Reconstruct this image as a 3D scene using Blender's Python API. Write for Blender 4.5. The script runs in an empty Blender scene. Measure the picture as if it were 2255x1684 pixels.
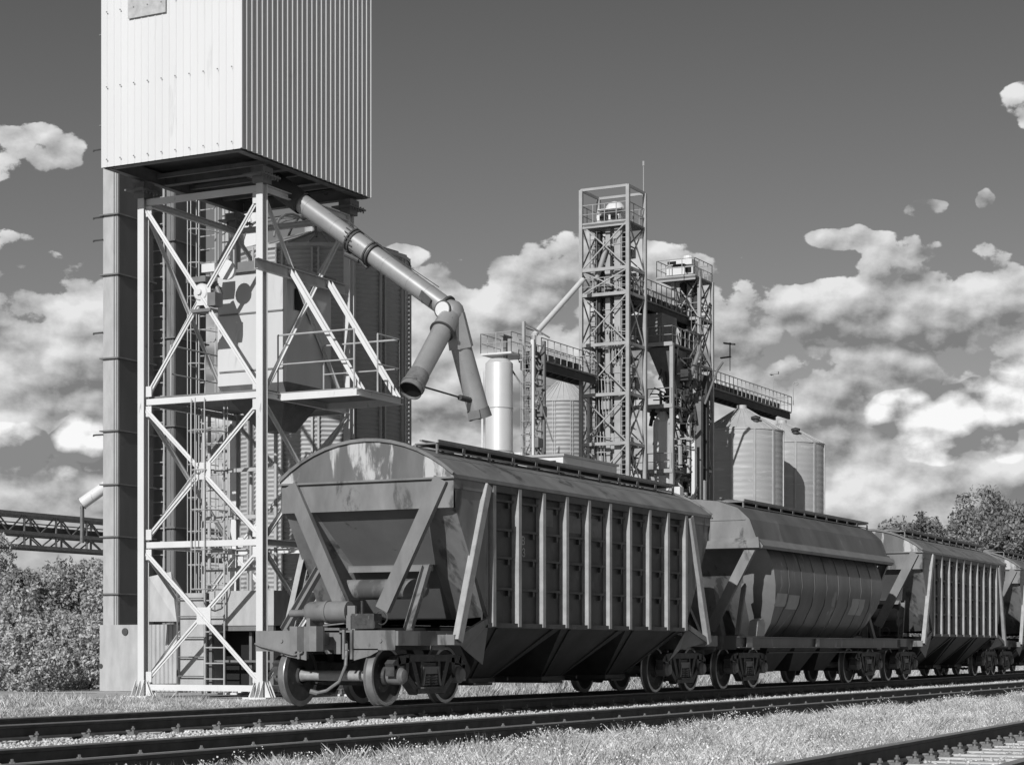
import bpy, math, random
import numpy as np
from mathutils import Vector, Matrix
random.seed(7); rng=np.random.default_rng(11)
SC=bpy.context.scene; COL=SC.collection
# ---------------------------------------------------------------- camera
F,HOR,TH,CH=4346.2,1427.0,.4766,.8846      # focal (px of a 2255 px wide frame), horizon row, heading, eye height
CT,ST=math.cos(TH),math.sin(TH)
def at(px,py,Z):                            # point seen at a photo pixel, Z metres deep
    u=(px-1127.5)/F; return Vector((Z*CT+Z*u*ST, Z*ST-Z*u*CT, CH+(HOR-py)*Z/F))
cd=bpy.data.cameras.new('camera'); cam=bpy.data.objects.new('camera',cd); COL.objects.link(cam)
cam.location=(0,0,CH); cam.rotation_euler=(math.pi/2,0,TH-math.pi/2)
cd.sensor_width=36; cd.lens=36*F/2255; cd.shift_y=(HOR-842)/2255; cd.clip_start=.5; cd.clip_end=6000
SC.camera=cam
SC.view_settings.view_transform='Standard'; SC.view_settings.look='None'; SC.view_settings.exposure=0; SC.view_settings.gamma=1
# ---------------------------------------------------------------- sun
SUN_EL=math.radians(29); SUN_AZ=math.pi+math.radians(5)     # direction TO the sun: along -X, a little -Y
sd=Vector((math.cos(SUN_EL)*math.cos(SUN_AZ),math.cos(SUN_EL)*math.sin(SUN_AZ),math.sin(SUN_EL)))
sl=bpy.data.lights.new('sun','SUN'); sl.energy=4.3; sl.angle=math.radians(.5); sl.color=(1,1,1)
so=bpy.data.objects.new('sun',sl); COL.objects.link(so); so.rotation_euler=sd.to_track_quat('Z','Y').to_euler(); so.location=(0,0,60)
# ---------------------------------------------------------------- world: sky and clouds, a black and white tonality
W=bpy.data.worlds.new('World'); SC.world=W; W.use_nodes=True; nt=W.node_tree; nt.nodes.clear()
def N(t,tree=None,**k):
    n=(tree or nt).nodes.new(t)
    for a,b in k.items(): setattr(n,a,b)
    return n
class G:                                    # tiny expression helper over math nodes
    def __init__(s,tree): s.t=tree
    def m(s,op,a,b=None,c=None,clamp=False):
        n=s.t.nodes.new('ShaderNodeMath'); n.operation=op; n.use_clamp=clamp
        for i,v in enumerate((a,b,c)):
            if v is None: continue
            if isinstance(v,(int,float)): n.inputs[i].default_value=v
            else: s.t.links.new(v,n.inputs[i])
        return n.outputs[0]
    def rng(s,v,a,b,c=0.,d=1.,smooth=True):
        n=s.t.nodes.new('ShaderNodeMapRange'); n.interpolation_type='SMOOTHSTEP' if smooth else 'LINEAR'
        s.t.links.new(v,n.inputs[0])
        for i,x in zip((1,2,3,4),(a,b,c,d)): n.inputs[i].default_value=x
        return n.outputs[0]
    def vec(s,x,y,z=0.):
        n=s.t.nodes.new('ShaderNodeCombineXYZ')
        for i,v in enumerate((x,y,z)):
            if isinstance(v,(int,float)): n.inputs[i].default_value=v
            else: s.t.links.new(v,n.inputs[i])
        return n.outputs[0]
    def noise(s,v,scale,detail=6,rough=.55,dist=0.,lac=2.):
        n=s.t.nodes.new('ShaderNodeTexNoise'); n.noise_dimensions='2D' if s.t is nt else '3D'; s.t.links.new(v,n.inputs['Vector']); n.inputs['Scale'].default_value=scale
        n.inputs['Detail'].default_value=detail; n.inputs['Roughness'].default_value=rough; n.inputs['Distortion'].default_value=dist
        n.inputs['Lacunarity'].default_value=lac
        return n.outputs[0]
    def mix(s,f,a,b):
        return s.m('ADD',a,s.m('MULTIPLY',f,s.m('SUBTRACT',b,a)))
g=G(nt)
tc=N('ShaderNodeTexCoord'); sx=N('ShaderNodeSeparateXYZ'); nt.links.new(tc.outputs['Generated'],sx.inputs[0])
AZ=g.m('SUBTRACT',TH,g.m('ARCTAN2',sx.outputs[1],sx.outputs[0]))        # radians right of the photo's heading
EL=g.m('ARCSINE',sx.outputs[2])
sky=N('ShaderNodeTexSky',sky_type='NISHITA',sun_disc=False,sun_elevation=SUN_EL,sun_rotation=math.pi/2-SUN_AZ)
bw=N('ShaderNodeRGBToBW'); nt.links.new(sky.outputs[0],bw.inputs[0])
filt=g.rng(EL,-.02,.32,.66,.36,False)                                    # the dark sky of a red filter
base=g.m('MULTIPLY',bw.outputs[0],filt)
AE=g.vec(AZ,EL); P=g.vec(AZ,g.m('MULTIPLY',EL,1.45))
def blob(cx,cy,rx,ry,amp):
    n=nt.nodes.new('ShaderNodeVectorMath'); n.operation='MULTIPLY_ADD'; nt.links.new(AE,n.inputs[0]); n.inputs[1].default_value=(F/rx,F/ry,0); n.inputs[2].default_value=(-(cx-1127)/rx,-(HOR-cy)/ry,0)
    l=nt.nodes.new('ShaderNodeVectorMath'); l.operation='LENGTH'; nt.links.new(n.outputs[0],l.inputs[0])
    return g.rng(l.outputs['Value'],1.,0.,0.,amp)
def total(l):
    o=blob(*l[0])
    for b in l[1:]: o=g.m('ADD',o,blob(*b))
    return o
def vor(v,s):
    n=nt.nodes.new('ShaderNodeTexVoronoi'); n.feature='F1'; n.voronoi_dimensions='2D'; n.inputs['Scale'].default_value=s
    w=nt.nodes.new('ShaderNodeVectorMath'); w.operation='ADD'; nz=nt.nodes.new('ShaderNodeTexNoise'); nz.noise_dimensions='2D'; nz.inputs['Scale'].default_value=s*.8; nz.inputs['Detail'].default_value=3; nt.links.new(v,nz.inputs['Vector'])
    sc=nt.nodes.new('ShaderNodeVectorMath'); sc.operation='SCALE'; sc.inputs['Scale'].default_value=.55/s; nt.links.new(nz.outputs['Color'],sc.inputs[0]); nt.links.new(v,w.inputs[0]); nt.links.new(sc.outputs[0],w.inputs[1]); nt.links.new(w.outputs[0],n.inputs['Vector'])
    return g.m('SUBTRACT',.45,n.outputs['Distance'])
def shift(dx,dy): return g.vec(g.m('SUBTRACT',AZ,dx),g.m('MULTIPLY',g.m('ADD',EL,dy),1.45))
fine=g.m('MULTIPLY',g.m('SUBTRACT',g.noise(P,70,6,.6),.5),.16)
V26,V62=vor(P,26),vor(P,62); EN=g.m('ADD',g.m('MULTIPLY',V26,1.0),g.m('ADD',g.m('MULTIPLY',V62,.55),g.m('MULTIPLY',fine,2.)))
NB=g.noise(P,13,2,.45); H0=g.m('ADD',g.m('MULTIPLY',NB,.75),g.m('ADD',g.m('MULTIPLY',V26,.24),g.m('MULTIPLY',V62,.13)))
S=shift(.0045,.007); U26,U62=vor(S,26),vor(S,62); NS=g.noise(shift(.007,.010),13,3,.5)
D0=g.m('ADD',H0,fine)
# where cloud stands: a bank low in the sky with an uneven top, and the single clouds above it
top=g.m('ADD',g.rng(EL,.198,.165,0.,.50),g.rng(EL,.16,.09,0.,.14))
gaps=total([(1790,620,150,34,.26),(960,560,90,90,.2),(560,600,330,130,.3),(1800,560,300,60,.1),(120,500,260,70,.22),(1990,610,110,26,.2),(1870,590,90,22,.2)])
single=total([(1000,620,120,90,.1),(1180,590,250,140,.52),(1500,590,230,90,.42),(1330,560,180,100,.4),(70,390,215,105,1.2),(2245,285,100,85,1.3),(2025,495,85,36,1.2),(1710,540,70,32,.9),(1850,545,140,42,.9),(2150,485,40,46,.9),(2180,520,110,34,.34),(2245,455,46,30,1.),(885,572,70,34,.9),(2000,580,300,50,.22),(1925,505,70,16,.3),(60,560,90,30,.36)])
cov=g.m('ADD',g.m('SUBTRACT',g.m('ADD',g.m('MULTIPLY',g.m('SUBTRACT',g.m('ADD',g.m('ADD',D0,g.m('MULTIPLY',fine,1.1)),g.m('MULTIPLY',V62,.12)),.385),1.7),g.m('ADD',top,g.m('MINIMUM',single,.60))),gaps),g.m('SUBTRACT',g.rng(EL,.42,1.1,0,.25),g.rng(EL,.19,.215,0,.44)))
mask=g.rng(cov,.17,.27)
rel=g.m('ADD',g.m('MULTIPLY',g.m('SUBTRACT',NB,NS),1.1),g.m('ADD',g.m('MULTIPLY',g.m('SUBTRACT',V26,U26),.52),g.m('MULTIPLY',g.m('SUBTRACT',V62,U62),.22)))
rf=g.m('MULTIPLY',g.m('SUBTRACT',g.noise(P,70,5,.6),g.noise(shift(.002,.003),70,5,.6)),.35)
band=g.rng(g.noise(g.vec(AZ,g.m('MULTIPLY',EL,3.2)),9,4,.5),.36,.64,-.07,.07)
hot=total([(1180,590,240,120,.12),(1420,600,260,90,.07),(90,360,170,60,.06),(2235,280,80,50,.10),(1560,960,120,50,.07),(2000,640,260,90,.06)])
cold=total([(1330,740,330,90,.08),(120,440,200,50,.10),(1700,860,330,70,.08),(90,600,260,40,.08),(110,830,170,80,.10),(2000,790,300,50,.07)])
cl=g.m('ADD',g.m('ADD',g.m('ADD',.475,rel),g.m('ADD',band,rf)),g.m('SUBTRACT',hot,cold))
cl=g.m('MAXIMUM',g.m('MINIMUM',cl,.80),.21)
cl=g.mix(g.rng(EL,.085,.02),cl,g.m('ADD',g.m('MULTIPLY',cl,.40),.25))
cl=g.mix(g.rng(EL,.40,.6),cl,.30)                                         # plainer, thinner cloud overhead
SKYK=.1
# the sunlit cumulus heads standing in front of the bank
bl=total([(2110,955,330,110,1.1),(2215,880,190,120,.9),(2080,890,120,90,.6),(1990,925,150,85,.6),(1885,975,120,50,.5),(90,1010,200,95,1.0),(180,950,90,80,.7)])
c2=g.m('ADD',bl,g.m('MULTIPLY',g.m('MULTIPLY',g.m('SUBTRACT',EN,.04),2.6),g.m('MINIMUM',bl,.5)))
m2=g.rng(c2,.27,.38)
sh2=g.m('ADD',g.m('ADD',g.m('ADD',.50,g.m('MULTIPLY',V26,.5)),g.m('ADD',g.m('MULTIPLY',rel,2.),g.m('MULTIPLY',rf,1.6))),g.rng(c2,.45,1.2,-.04,.12))
sh2=g.m('SUBTRACT',sh2,total([(2080,1020,300,62,.22),(110,1090,180,55,.22),(150,728,10,10,.0)]))
sh2=g.m('MAXIMUM',g.m('MINIMUM',sh2,.95),.25)
out=g.mix(m2,g.mix(mask,base,g.m('DIVIDE',cl,SKYK)),g.m('DIVIDE',sh2,SKYK))
bg=N('ShaderNodeBackground'); bg.inputs['Strength'].default_value=SKYK; nt.links.new(out,bg.inputs['Color'])
wo=N('ShaderNodeOutputWorld'); nt.links.new(bg.outputs[0],wo.inputs[0])
try: W.cycles.sampling_method="MANUAL"; W.cycles.sample_map_resolution=512
except Exception: pass
# ---------------------------------------------------------------- materials
MATS={}
def mat(name,c,rough=.6,metal=0.,var=0.,vs=2.,dark=None,dk=.0,ds=3.,streak=1.,bump=0.,bs=30.,spec=.3):
    """grey paint / metal: base tone c, slow variation var, patches of tone `dark` covering dk, streaked down"""
    if name in MATS: return MATS[name]
    m=bpy.data.materials.new(name); m.use_nodes=True; t=m.node_tree; b=t.nodes['Principled BSDF']; q=G(t)
    b.inputs['Roughness'].default_value=rough; b.inputs['Metallic'].default_value=metal; b.inputs['Specular IOR Level'].default_value=spec
    co=t.nodes.new('ShaderNodeTexCoord').outputs['Object']
    mp=t.nodes.new('ShaderNodeMapping'); t.links.new(co,mp.inputs[0]); mp.inputs['Scale'].default_value=(1,1,1/streak)
    v=mp.outputs[0]; val=None
    if var: val=q.m('MULTIPLY',q.rng(q.noise(v,vs,6,.6),.3,.7,1-var,1+var,False),c)
    if dark is not None:
        f=q.rng(q.noise(v,ds,7,.62,.4),.62-dk,.70-dk)
        val=q.mix(f,val if val is not None else c,dark)
    if val is None: b.inputs['Base Color'].default_value=(c,c,c,1)
    else: t.links.new(q.vec(val,val,val),b.inputs['Base Color'])
    if bump:
        bn=t.nodes.new('ShaderNodeBump'); bn.inputs['Strength'].default_value=bump; bn.inputs['Distance'].default_value=.02
        t.links.new(q.noise(co,bs,4,.6),bn.inputs['Height']); t.links.new(bn.outputs[0],b.inputs['Normal'])
    MATS[name]=m; return m
WHITE=mat('white_paint',.60,.5,var=.07,vs=1.5,dark=.36,dk=-.01,ds=7,streak=3,bump=.04)
CLAD=mat('clad_steel',.60,.45,var=.05,vs=.8,dark=.53,dk=.02,ds=3,streak=8)
GALV=mat('galvanised',.40,.5,.08,var=.14,vs=5,bump=.05,streak=3)
GALVD=mat('galvanised_dull',.19,.6,.08,var=.2,vs=1.3,dark=.13,dk=.05,ds=1.2,streak=4)
STEELD=mat('dark_steel',.07,.6,.1,var=.25,vs=4,bump=.08)
STEELM=mat('mid_steel',.17,.55,.1,var=.2,vs=4,dark=.09,dk=.0,ds=6)
PIPE=mat('spout_steel',.38,.33,.42,var=.10,vs=3,dark=.22,dk=-.03,ds=8)
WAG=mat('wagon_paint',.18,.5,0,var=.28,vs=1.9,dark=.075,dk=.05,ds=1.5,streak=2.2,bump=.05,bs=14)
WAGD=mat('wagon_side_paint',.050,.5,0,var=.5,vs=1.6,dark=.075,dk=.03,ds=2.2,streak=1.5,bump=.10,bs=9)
RIB=mat('wagon_post_paint',.33,.55,0,var=.2,vs=4,dark=.2,dk=-.06,ds=14)
RUST=mat('rusty_end_paint',.12,.6,0,var=.2,vs=3,dark=.42,dk=.10,ds=2.3,streak=3.5)
SLOPE=mat('stained_slope_paint',.13,.55,0,var=.12,vs=1.5,dark=.055,dk=-.03,ds=3.3)
WAG2=mat('barrel_paint',.105,.42,0,var=.35,vs=1.3,dark=.22,dk=.045,ds=1.7,streak=3.5,bump=.04)
CHUTE=mat('chute_shade_tone',.030,.6,0,var=.4,vs=2)  # near-black tone carries the shade under the wagon in its colour
PATCH=mat('primer_patch',.26,.6,0,var=.1,vs=4)
BOG=mat('bogie_iron',.06,.6,.1,var=.4,vs=7,dark=.15,dk=.0,ds=9,bump=.15)
AXLE=mat('axle_iron',.30,.45,.2,var=.2,vs=6)
TREAD=mat('wheel_steel',.28,.34,.6,var=.2,vs=5)
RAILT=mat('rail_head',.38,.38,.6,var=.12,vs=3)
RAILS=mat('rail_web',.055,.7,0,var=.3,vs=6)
SLEEP=mat('concrete_sleeper',.42,.85,0,var=.15,vs=6,dark=.3,dk=.0,ds=9,bump=.2)
FAST=mat('fastening_iron',.16,.6,.1,var=.4,vs=30)
CONC=mat('concrete',.42,.85,0,var=.15,vs=3,dark=.25,dk=0,ds=5,bump=.2)
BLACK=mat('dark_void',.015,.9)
GLASS=mat('lamp_glass',.7,.15)
BARK=mat('bark',.12,.9,0,var=.3,vs=5,bump=.3)
# ---------------------------------------------------------------- mesh builder
class MB:
    def __init__(s): s.v=[]; s.f=[]
    def add(s,vs,fs):
        o=len(s.v); s.v+= [tuple(p) for p in vs]; s.f+=[tuple(i+o for i in f) for f in fs]; return s
    def box(s,x0,x1,y0,y1,z0,z1):
        return s.add([(x0,y0,z0),(x1,y0,z0),(x1,y1,z0),(x0,y1,z0),(x0,y0,z1),(x1,y0,z1),(x1,y1,z1),(x0,y1,z1)],
          [(0,3,2,1),(4,5,6,7),(0,1,5,4),(1,2,6,5),(2,3,7,6),(3,0,4,7)])
    def frame(s,p,q,up):
        p=Vector(p);q=Vector(q);d=(q-p).normalized();up=Vector(up)
        if abs(d.dot(up))>.98: up=Vector((1,0,0)) if abs(d.x)<.9 else Vector((0,1,0))
        a=d.cross(up).normalized(); return p,q,d,a,a.cross(d).normalized()
    def bar(s,p,q,w,h,up=(0,0,1),ow=0,oh=0):
        p,q,d,a,b=s.frame(p,q,up); o=a*ow+b*oh; c=[-1,1,1,-1],[-1,-1,1,1]
        vs=[e+o+a*(c[0][i]*w/2)+b*(c[1][i]*h/2) for e in (p,q) for i in range(4)]
        return s.add(vs,[(0,1,2,3),(7,6,5,4),(0,4,5,1),(1,5,6,2),(2,6,7,3),(3,7,4,0)])
    def ibeam(s,p,q,w,h,t=.015,up=(0,0,1)):     # flanges w wide, h apart along `up`
        s.bar(p,q,w,t,up,0,h/2-t/2); s.bar(p,q,w,t,up,0,-h/2+t/2); return s.bar(p,q,t,h-2*t-.002,up)
    def chan(s,p,q,w,h,t=.015,up=(0,0,1),side=1):   # web h tall, flanges w, open towards side
        s.bar(p,q,t,h,up); s.bar(p,q,w-t,t,up,side*w/2,h/2-t/2); return s.bar(p,q,w-t,t,up,side*w/2,-h/2+t/2)
    def tube(s,p,q,r,n=12,r2=None,cap=True):
        p,q,d,a,b=s.frame(p,q,(0,0,1)); r2=r if r2 is None else r2
        vs=[e+(a*math.cos(k*2*math.pi/n)+b*math.sin(k*2*math.pi/n))*R for e,R in ((p,r),(q,r2)) for k in range(n)]
        fs=[(k,k+n,(k+1)%n+n,(k+1)%n) for k in range(n)]
        if cap: fs+=[tuple(range(n)),tuple(range(2*n-1,n-1,-1))]
        return s.add(vs,fs)
    def path(s,pts,r,n=8):
        for a,b in zip(pts[:-1],pts[1:]): s.tube(a,b,r,n)
        return s
    def lathe(s,prof,c=(0,0,0),n=24,axis='z',a0=0.,a1=None):     # prof: (radius, height)
        full=a1 is None; a1=2*math.pi if full else a1; k=n if full else n+1; vs=[]
        for r,h in prof:
            for i in range(k):
                a=a0+(a1-a0)*i/n; x,y=r*math.cos(a),r*math.sin(a)
                vs.append((c[0]+x,c[1]+y,c[2]+h) if axis=='z' else ((c[0]+x,c[1]+h,c[2]+y) if axis=='y' else (c[0]+h,c[1]+x,c[2]+y)))
        fs=[]
        for j in range(len(prof)-1):
            for i in range(n):
                i2=(i+1)%k; q=(j*k+i,j*k+i2,(j+1)*k+i2,(j+1)*k+i)
                fs.append(q if axis!='y' else q[::-1])
        return s.add(vs,fs)
    def prism(s,poly,y0,y1,plane='xz'):          # polygon extruded along the third axis
        f={'xz':lambda a,b,c:(a,c,b),'xy':lambda a,b,c:(a,b,c),'yz':lambda a,b,c:(c,a,b)}[plane]; n=len(poly)
        vs=[f(a,b,y0) for a,b in poly]+[f(a,b,y1) for a,b in poly]
        return s.add(vs,[tuple(range(n)),tuple(range(2*n-1,n-1,-1))]+[(k,k+n,(k+1)%n+n,(k+1)%n) for k in range(n)])
    def poly(s,pts): return s.add(pts,[tuple(range(len(pts)))])
    def plate(s,pts,t,nrm):                       # flat polygon with thickness
        nv=Vector(nrm).normalized()*t; n=len(pts); vs=[Vector(p) for p in pts]; vs+=[p+nv for p in vs]
        return s.add(vs,[tuple(range(n)),tuple(range(2*n-1,n-1,-1))]+[(k,k+n,(k+1)%n+n,(k+1)%n) for k in range(n)])
    def build(s,name,m,parent=None,smooth=False,bevel=0):
        o3=Vector(ORG.get(parent,(0,0,0))) if parent else Vector((0,0,0))
        me=bpy.data.meshes.new(name); me.from_pydata([Vector(p)-o3 for p in s.v],[],s.f); me.update()
        import bmesh; bm=bmesh.new(); bm.from_mesh(me); bmesh.ops.recalc_face_normals(bm,faces=bm.faces); bm.to_mesh(me); bm.free()
        me.materials.append(m)
        if smooth:
            for p in me.polygons: p.use_smooth=True
            me.set_sharp_from_angle(angle=math.radians(38))
        o=bpy.data.objects.new(name,me); COL.objects.link(o)
        if parent: o.parent=parent; ORG[o]=ORG.get(parent,(0,0,0))
        return o
ORG={}
def thing(name,label,cat,loc=(0,0,0),group=None):
    o=bpy.data.objects.new(name,None); COL.objects.link(o); o.location=loc; o.empty_display_size=.3; ORG[o]=tuple(loc)
    o['label']=label; o['category']=cat
    if group: o['group']=group
    return o
def tag(o,label,cat,group=None):
    o['label']=label; o['category']=cat
    if group: o['group']=group
    return o
def kind(o,k): o['kind']=k; return o
def copy_tree(o,parent=None):
    c=o.copy(); COL.objects.link(c); c.parent=parent
    for ch in list(o.children): copy_tree(ch,c)
    return c
def npmesh(name,verts,quads,m,parent=None,shade=None):
    me=bpy.data.meshes.new(name); nv=len(verts); k=quads.shape[1]; nf=len(quads)
    me.vertices.add(nv); me.vertices.foreach_set('co',np.ascontiguousarray(verts,dtype=np.float32).ravel())
    me.loops.add(nf*k); me.loops.foreach_set('vertex_index',np.ascontiguousarray(quads,dtype=np.int32).ravel())
    me.polygons.add(nf); me.polygons.foreach_set('loop_start',np.arange(0,nf*k,k,dtype=np.int32))
    try: me.polygons.foreach_set('loop_total',np.full(nf,k,dtype=np.int32))
    except Exception: pass
    me.update(calc_edges=True); me.materials.append(m)
    o=bpy.data.objects.new(name,me); COL.objects.link(o)
    if parent: o.parent=parent
    return o
# ---------------------------------------------------------------- ground and tracks
D1,D2=16.51,11.18                            # track centre lines, metres to the side of the camera
def yc(x): return .00086*max(0.,x-45)**2     # the lines bend gently away far off
def hd(x): return 2*.00086*max(0.,x-45)
def y3(x): return 3.833+.0367*x
SOIL=mat('soil',.27,.95,0,var=.35,vs=.9,dark=.36,dk=.03,ds=.35,bump=.3,bs=8)
GRAV=mat('gravel',.36,.95,0,var=.45,vs=28,dark=.18,dk=.02,ds=14,bump=.6,bs=40)
def gh(x,y):
    yy=y-yc(min(x,120)); t=min(max((yy-18.2)/1.6,0),1); t=t*t*(3-2*t); h=-.27+t*.20
    if yy>30: h-=.12*min((yy-30)/20,1)
    if yy<1.5: h=-.27-.1*min((1.5-yy)/4,1)
    return h+ .02*math.sin(x*1.3+y*.7)*math.sin(y*1.1-x*.4)
xs=[-3000,-800,-200,-60]+[-20+.8*i for i in range(150)]+[110,140,200,400,900,3500]
ys=[-3000,-600,-100,-30]+[-4+.5*i for i in range(90)]+[46,60,90,150,300,800,3500]
vs=[(x,y,gh(x,y)) for y in ys for x in xs]; nx=len(xs)
fs=[(j*nx+i,j*nx+i+1,(j+1)*nx+i+1,(j+1)*nx+i) for j in range(len(ys)-1) for i in range(nx-1)]
m=MB(); m.add(vs,fs); gr=m.build('ground',SOIL,smooth=True); kind(gr,'structure')
def strip(name,f0,f1,z,mt,x0,x1,step=3.):
    m=MB(); n=int((x1-x0)/step)+1; vs=[]
    for i in range(n):
        x=x0+i*step; vs+=[(x,f0(x)-.35,-.36),(x,f0(x),z),(x,f1(x),z),(x,f1(x)+.35,-.36)]
    m.add(vs,[(4*i+k,4*i+4+k,4*i+5+k,4*i+1+k) for i in range(n-1) for k in range(3)]); return m.build(name,mt)
b1=strip('ballast_bed',lambda x:D1-1.75+yc(x),lambda x:D1+1.55+yc(x),-.212,GRAV,-30,150); kind(b1,'structure')
b2=strip('ballast_bed',lambda x:D2-1.5+yc(x),lambda x:D2+1.7+yc(x),-.216,GRAV,-30,150); kind(b2,'structure')
b3=strip('ballast_bed',lambda x:y3(x)-1.6,lambda x:y3(x)+.95,-.222,GRAV,-30,60); kind(b3,'structure')
RP=[(-.0375,-.012),(-.03,0),(.03,0),(.0375,-.012),(.034,-.040),(.010,-.052),(.009,-.145),(.070,-.166),(.075,-.18),(-.075,-.18),(-.070,-.166),(-.009,-.145),(-.010,-.052),(-.034,-.040)]
def rail_mesh(fy,off,x0,x1,step,parent,m1):
    m=MB(); n=int((x1-x0)/step)+1; k=len(RP); vs=[]
    for i in range(n):
        x=x0+i*step
        for a,b in RP: vs.append((x,fy(x)+off+a,b))
    m.add(vs,[(i*k+j,(i+1)*k+j,(i+1)*k+(j+1)%k,i*k+(j+1)%k) for i in range(n-1) for j in range(k)]+[tuple(range(k)),tuple(range((n-1)*k,n*k))[::-1]])
    o=m.build('rail',m1,parent)
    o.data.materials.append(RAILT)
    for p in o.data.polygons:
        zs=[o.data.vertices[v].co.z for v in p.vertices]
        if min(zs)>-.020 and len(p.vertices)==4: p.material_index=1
    return o
fm=MB()                                       # one chair: plate, clips and bolts either side of the rail foot
fm.box(-.07,.07,-.19,.19,-.2,-.181)
for q in (-1,1):
    fm.box(-.045,.045,q*.12-.055,q*.12+.055,-.181,-.150); fm.tube((0,q*.13,-.15),(0,q*.13,-.085),.015,6); fm.tube((0,q*.13,-.125),(0,q*.13,-.108),.027,6)
    fm.box(-.05,.05,q*.085-.03,q*.085+.03,-.150,-.132)
def track(label,fy,fh,x0,x1,sp,sx0,sx1,rx0,rx1,step=2.):
    t=thing('railway_track',label,'railway track',(0,0,0)); 
    for q in (-1,1): rail_mesh(fy,q*.7975,x0,x1,step,t,RAILS)
    sm=MB(); sm.prism([(-.15,-.40),(.15,-.40),(.115,-.201),(-.115,-.201)],-1.35,1.35,'xz')
    first=None; x=sx0; i=0
    while x<sx1 and i<100:
        xx=x+random.uniform(-.03,.03)
        if first is None:
            s=sm.build('sleeper',SLEEP,t); fs=[fm.build('rail_fastening',FAST,s) for _ in (0,1)]; first=(s,fs)
        else:
            s=first[0].copy(); COL.objects.link(s); s.parent=t; fs=[]
            for f in first[1]:
                c=f.copy(); COL.objects.link(c); c.parent=s; fs.append(c)
        s.location=(xx,fy(xx),random.uniform(-.006,.0)); s.rotation_euler=(0,0,fh(xx)+random.uniform(-.01,.01))
        for q,f in zip((-1,1),fs): f.location=(random.uniform(-.02,.02),q*.7975,.0)
        x+=sp; i+=1
    return t
track('railway track under the row of grain wagons, farthest of the three tracks',lambda x:D1+yc(x),hd,-30,150,.91,15.3,84,0,0)
track('empty middle railway track with gravel on its far side',lambda x:D2+yc(x),hd,-30,150,.93,11.5,76,0,0)
track('nearest railway track, cut by the lower right corner, pale sleepers showing',lambda x:y3(x),lambda x:.0367,-30,60,.65,6.,44,0,0)
# loose stones on the ballast, one mass
def stones(name,n,fx,fy,z,size,m):
    base=np.array([(1,0,0),(-1,0,0),(0,1,0),(0,-1,0),(0,0,1),(0,0,-1)],float)
    tri=np.array([(0,2,4),(2,1,4),(1,3,4),(3,0,4),(2,0,5),(1,2,5),(3,1,5),(0,3,5)])
    x=fx(n); y=fy(x); s=size*rng.uniform(.5,1.3,(n,1,1)); an=rng.uniform(0,6.3,n); v=base[None]*rng.uniform(.6,1.2,(n,6,3))*s*np.array([1,1,.8])
    c,q=np.cos(an)[:,None],np.sin(an)[:,None]; vx=v[:,:,0]*c-v[:,:,1]*q; vy=v[:,:,0]*q+v[:,:,1]*c
    V=np.stack([vx+x[:,None],vy+y[:,None],v[:,:,2]+z+size*rng.uniform(-.2,.6,(n,1))],-1).reshape(-1,3)
    Fq=(tri[None]+6*np.arange(n)[:,None,None]).reshape(-1,3)
    return npmesh(name,V,Fq,m)
ycv=lambda x:.00086*np.maximum(0,x-45)**2
def skew(a,b,p): return lambda n:a+(b-a)*rng.random(n)**p
STONE=mat('ballast_stone',.50,.9,0,var=.5,vs=9)
o=stones('ballast_stones',26000,skew(11,75,1.5),lambda x:rng.uniform(D2+.95,D1-.98,len(x))+ycv(x),-.212,.030,STONE); kind(o,'stuff')
o=stones('ballast_stones',7000,skew(9,40,1.5),lambda x:D2-rng.uniform(.92,1.9,len(x))+ycv(x),-.215,.028,STONE); kind(o,'stuff')
o=stones('ballast_stones',5000,skew(6,26,1.3),lambda x:3.833+.0367*x+rng.uniform(-1.6,1.2,len(x)),-.225,.026,STONE); kind(o,'stuff')
o=stones('ballast_stones',9000,skew(15,80,1.5),lambda x:rng.uniform(D1+.95,D1+2.2,len(x))+ycv(x),-.22,.03,STONE); kind(o,'stuff')
o=stones('ballast_stones',4000,skew(15,60,1.5),lambda x:rng.uniform(D1-.6,D1+.6,len(x))+ycv(x),-.21,.03,STONE); kind(o,'stuff')
# ---------------------------------------------------------------- grass and weeds
def ghv(x,y):
    yy=y-ycv(np.minimum(x,120)); t=np.clip((yy-18.2)/1.6,0,1); t=t*t*(3-2*t); return -.27+t*.20
def grass(name,n,fx,fy,h,w,m,fz=None,lean=.35,clump=None):
    x=fx(n); y=fy(x)
    if clump:
        k=clump; ci=rng.integers(0,len(x)//k,len(x)); sp=np.maximum(h*.5,.05); cx_,cy_=x[ci],y[ci]; x=cx_+rng.normal(0,sp,n); y=cy_+rng.normal(0,sp,n)
        big=.55+.75*(np.sin(cx_*1.7+np.sin(cy_*2.3)*1.5)*np.sin(cy_*2.9+cx_*.6)*.5+.5); hh=rng.uniform(.55,1.35,len(x))[ci]*big*h*rng.uniform(.5,1.1,n)
    else: hh=h*rng.uniform(.4,1.3,n)
    z=(fz or ghv)(x,y); a=rng.uniform(0,2*np.pi,n); w_=w*rng.uniform(.6,1.4,n); lx=rng.normal(0,lean,n)*hh; ly=rng.normal(0,lean,n)*hh
    dx=np.cos(a)*w_/2; dy=np.sin(a)*w_/2
    V=np.stack([np.stack([x-dx,y-dy,z-.03],-1),np.stack([x+dx,y+dy,z-.03],-1),np.stack([x+dx*.8+lx*.57,y+dy*.8+ly*.57,z+hh*.6],-1),np.stack([x+lx,y+ly,z+hh],-1)],1).reshape(-1,3)
    Q=np.arange(4*n).reshape(n,4); o=npmesh(name,V,Q,m); return kind(o,'stuff')
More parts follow.
